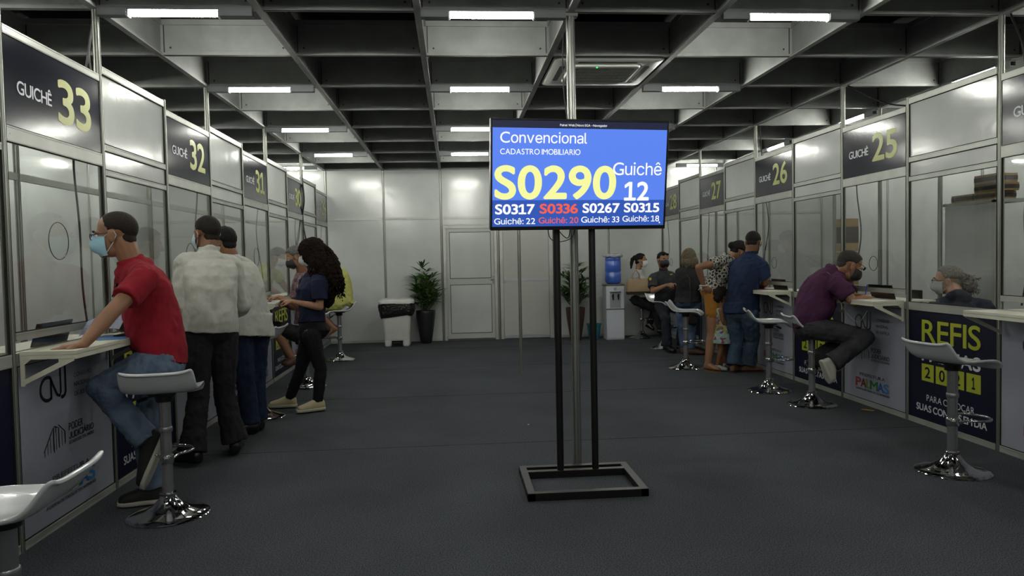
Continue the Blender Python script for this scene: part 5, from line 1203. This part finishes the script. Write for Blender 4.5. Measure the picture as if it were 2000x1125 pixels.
# ---- man in the grey polo ----------------------------------------------------------
J = dict(pelvis=Q(1302, 592, 6.05), neck=Q(1297, 530, 5.95), mid=Q(1299, 562, 5.98), head=Q(1295, 508, 5.9),
  hipL=Q(1312, 597, 6.05), hipR=Q(1291, 597, 6.0), knR=Q(1300, 622, 5.62), anR=Q(1303, 676, 5.6), knL=Q(1335, 606, 5.75), anL=Q(1330, 665, 5.8), toeR=(0, 0, 0), toeL=(0, 0, 0),
  shL=Q(1317, 542, 6.0), shR=Q(1276, 544, 5.9), elR=Q(1275, 569, 5.78), wrR=Q(1302, 557, 5.65), elL=Q(1326, 566, 5.9), wrL=Q(1318, 556, 5.68), face=(.22, -1, -.05))
J['anR'].z = .1; J['toeR'] = V((J['anR'].x+.05, J['anR'].y-.19, .02)); J['toeL'] = V((J['anL'].x+.1, J['anL'].y-.14, J['anL'].z-.09))
r, H, B = person('seated man in a grey polo and black mask facing the viewer, sunglasses on his head', J, M_tan, fwdp=(.25, -1, .2), fwdc=(.25, -1, 0), k=.98, fat=.07, vx=.0065, hk=1.0, handR=dict(d=(1, -.1, .1), n=(0, .6, -.8), curl=50), handL=dict(d=(-.5, -.5, .1), curl=50))
shirt(r, J, B, mat('charcoal pique', '#26272d', .85, bump=.2, bscale=60), .98, .014, .72, -.05, vx=.0065, slg=.02, name='polo_shirt', collar=.03)
trousers(r, J, B, mat('navy trousers', '#111624', .85, bump=.2, bscale=60), .98, .012, .1, (1, 1), vx=.0065, cuff=.025); shoes(r, J, mat('black leather', '#0c0b0c', .35))
hair_cap('hair', H, r, '#0e0b0a', .006, .45, -.8, voxel=.005, disp=(.004, .015)); brows(H, r, '#0e0b0a'); mask(H, r, '#0d0d10', .6, '#15161a'); glasses(H, r, '#0c0c0e', .085, True, .07)
m = MB(); m.ell(Q(1270, 545, 5.77), (.02, .006, .022)); m.ell(Q(1311, 536, 5.78), (.022, .006, .010)); obj('yellow_badge', m, mat('yellow embroidery', '#b3a21c', .7), r)

# ---- woman with the ponytail ----------------------------------------------------------
J = dict(pelvis=Q(1243, 582, 7.55), neck=Q(1246, 529, 7.5), mid=Q(1243, 558, 7.52), head=Q(1252, 509, 7.5),
  hipR=Q(1242, 586, 7.42), hipL=Q(1245, 586, 7.66), knR=Q(1278, 604, 7.42), anR=Q(1290, 643, 7.4), knL=Q(1280, 603, 7.65), anL=Q(1268, 632, 7.65), toeR=Q(1300, 650, 7.38), toeL=Q(1278, 645, 7.6),
  shR=Q(1247, 541, 7.32), shL=Q(1250, 540, 7.7), elR=Q(1258, 560, 7.25), wrR=Q(1276, 555, 7.3), elL=Q(1262, 562, 7.75), wrL=Q(1280, 560, 7.7), face=(.95, -.3, -.05), fupR=(.5, 0, .85), fupL=(.5, 0, .85))
r, H, B = person('woman with a dark ponytail, white t-shirt and white mask sitting beside the water cooler', J, M_tan, fwdp=(1, -.1, .1), k=.95, vx=.0075, slim=1, bust=.05, wk=.95)
shirt(r, J, B, mat('white t-shirt', '#a3a4a6', .85, bump=.2, bscale=50), .95, .012, .4, -.02, vx=.0075); trousers(r, J, B, mat('black trousers', '#0d0d10', .85, bump=.2, bscale=60), .95, .008, .12, (1, 1), vx=.0075, cuff=.008)
shoes(r, J, mat('black leather', '#0c0b0c', .35), None, .9)
def ex(m):
    m.ell(hp(H, 0, -.10, .05), (.045, .05, .045), H[1]); m.tube([hp(H, 0, -.11, .055), hp(H, 0, -.15, .02), hp(H, 0, -.165, -.05), hp(H, 0, -.17, -.15)], [.028, .034, .03, .012], 10)
hair_cap('hair', H, r, '#15100e', .012, .55, -.45, extra=ex); mask(H, r, '#b8babd'); m = MB(); m.tube([hp(H, .03*cos(a), -.125, .045+.03*sin(a)) for a in [2*pi*q/12 for q in range(13)]], .006, 6); obj('hair_tie', m, mat('red hair tie', '#8a1c24', .6), r); brows(H, r, '#15100e')
# beige handbag on her lap
bp = Q(1246, 559, 7.2); bg = thing('handbag', bp, 'beige handbag with a dark brown base held on the lap of the ponytailed woman', 'bag')
m = MB(); m.rings([[(bp.x+x*w, bp.y+y*d_, bp.z+z) for x, y in ((-1, -.6), (-.9, -1), (.9, -1), (1, -.6), (1, .6), (.9, 1), (-.9, 1), (-1, .6))] for z, w, d_ in ((-.12, .19, .05), (-.06, .195, .055), (.05, .185, .045), (.125, .175, .02))]); obj('bag_body', m, mat('beige leather', '#8a7458', .5, var=.08), bg, ang=30)
m = MB(); m.rings([[(bp.x+x*w, bp.y+y*d_, bp.z+z) for x, y in ((-1, -.6), (-.9, -1), (.9, -1), (1, -.6), (1, .6), (.9, 1), (-.9, 1), (-1, .6))] for z, w, d_ in ((-.135, .185, .05), (-.13, .195, .056), (-.085, .198, .059), (-.084, .19, .05))]); obj('bag_base', m, mat('dark brown leather', '#2a1e17', .45), bg, ang=30)
for dy in (-.03, .03):
    m = MB(); m.tube([(bp.x-.09, bp.y+dy, bp.z+.11), (bp.x-.08, bp.y+dy, bp.z+.2), (bp.x-.03, bp.y+dy, bp.z+.27), (bp.x+.02, bp.y+dy, bp.z+.2), (bp.x+.03, bp.y+dy, bp.z+.11)], .006, 6); obj('bag_handle', m, mat('beige leather', '#8a7458', .5), bg)

# ---------------------------------------------------------------- papers and small things on the counters
def sheet(name, c, w, d, rz, m_, label, cat, z=.969, t=.002, tilt=0):
    m = MB(); a = R(rz); ax = (V((cos(a), sin(a), 0)), V((-sin(a)*cos(R(tilt)), cos(a)*cos(R(tilt)), sin(R(tilt)))), V((0, 0, 1))); ax = (ax[0], ax[1], ax[0].cross(ax[1])); fbox(m, (c[0], c[1], z), ax, (-w/2, -d/2, 0), (w/2, d/2, t)); return tag(obj(name, m, m_, smooth=False, loc=(c[0], c[1], z)), label, cat)
M_pap = mat('white paper', '#a9acb4', .7); M_papg = mat('printed paper', '#8f97ab', .7, var=.12, vscale=90)
sheet('blue_folder', (.17, -.33, 0), .20, .3, 4, mat('blue folder', '#2a6aa6', .5), 'blue folder on the counter of window 33 under the red shirted man', 'folder', z=.969)
m = MB(); p = Q(120, 655, -.36); rs = []
for y, in ((0,), (1,)):
    pass
for t in range(9):
    s_ = t/8; rs.append([V((.02+.2*s_, -.40+.05*sin(s_*2), .985+.028*s_+.02*sin(s_*3)))+V((0, dy, dz)) for dy, dz in ((0, 0), (.11, .075), (.11, .078), (0, .003))])
m.rings(rs); tag(obj('document', m, M_papg, loc=(.12, -.4, .985), ang=30), 'curling printed document held in the right hand of the red shirted man', 'document')
m = MB(); m.box((.16, -.30, .9712), (.27, -.14, .979), .003); tag(obj('phone', m, M_black, loc=(.2, -.2, .971)), 'dark phone lying on the blue folder at window 33', 'phone')
sheet('magenta_folder', (WR-.15, 3.62, 0), .2, .34, 3, mat('magenta folder', '#8a1c5c', .5), 'magenta folder on the counter of window 26 by the blue shirted man', 'folder')
sheet('paper_sheet', (WR-.13, 1.42, 0), .2, .28, -8, M_pap, 'white form being filled in by the man in purple at window 25', 'paper'); sheet('paper_sheet', (WR-.12, 1.75, 0), .16, .24, 20, M_pap, 'loose white paper at the far end of the counter of window 25', 'paper')
sheet('paper_sheet', (.17, 3.3, 0), .2, .28, 10, M_pap, 'white sheet on the counter of window 31 under the hands of the grey haired visitor', 'paper')
sheet('newspaper', (-.12, -.62, 0), .18, .36, 6, mat('newsprint', '#6f7486', .7, var=.25, vscale=30), 'printed magazine lying on the staff side of window 33', 'magazine', z=.8865, t=.006)
cable('looping_cord', [(WR-.28, 1.55, .93), (WR-.27, 1.45, .84), (WR-.25, 1.35, .78), (WR-.24, 1.28, .80), (WR-.235, 1.2, .88)], .002, mat('white cord', '#a8a8a4', .5), 'thin white pen cord looping under the second right counter')
if DEBUG: print('\n'.join(DBG))
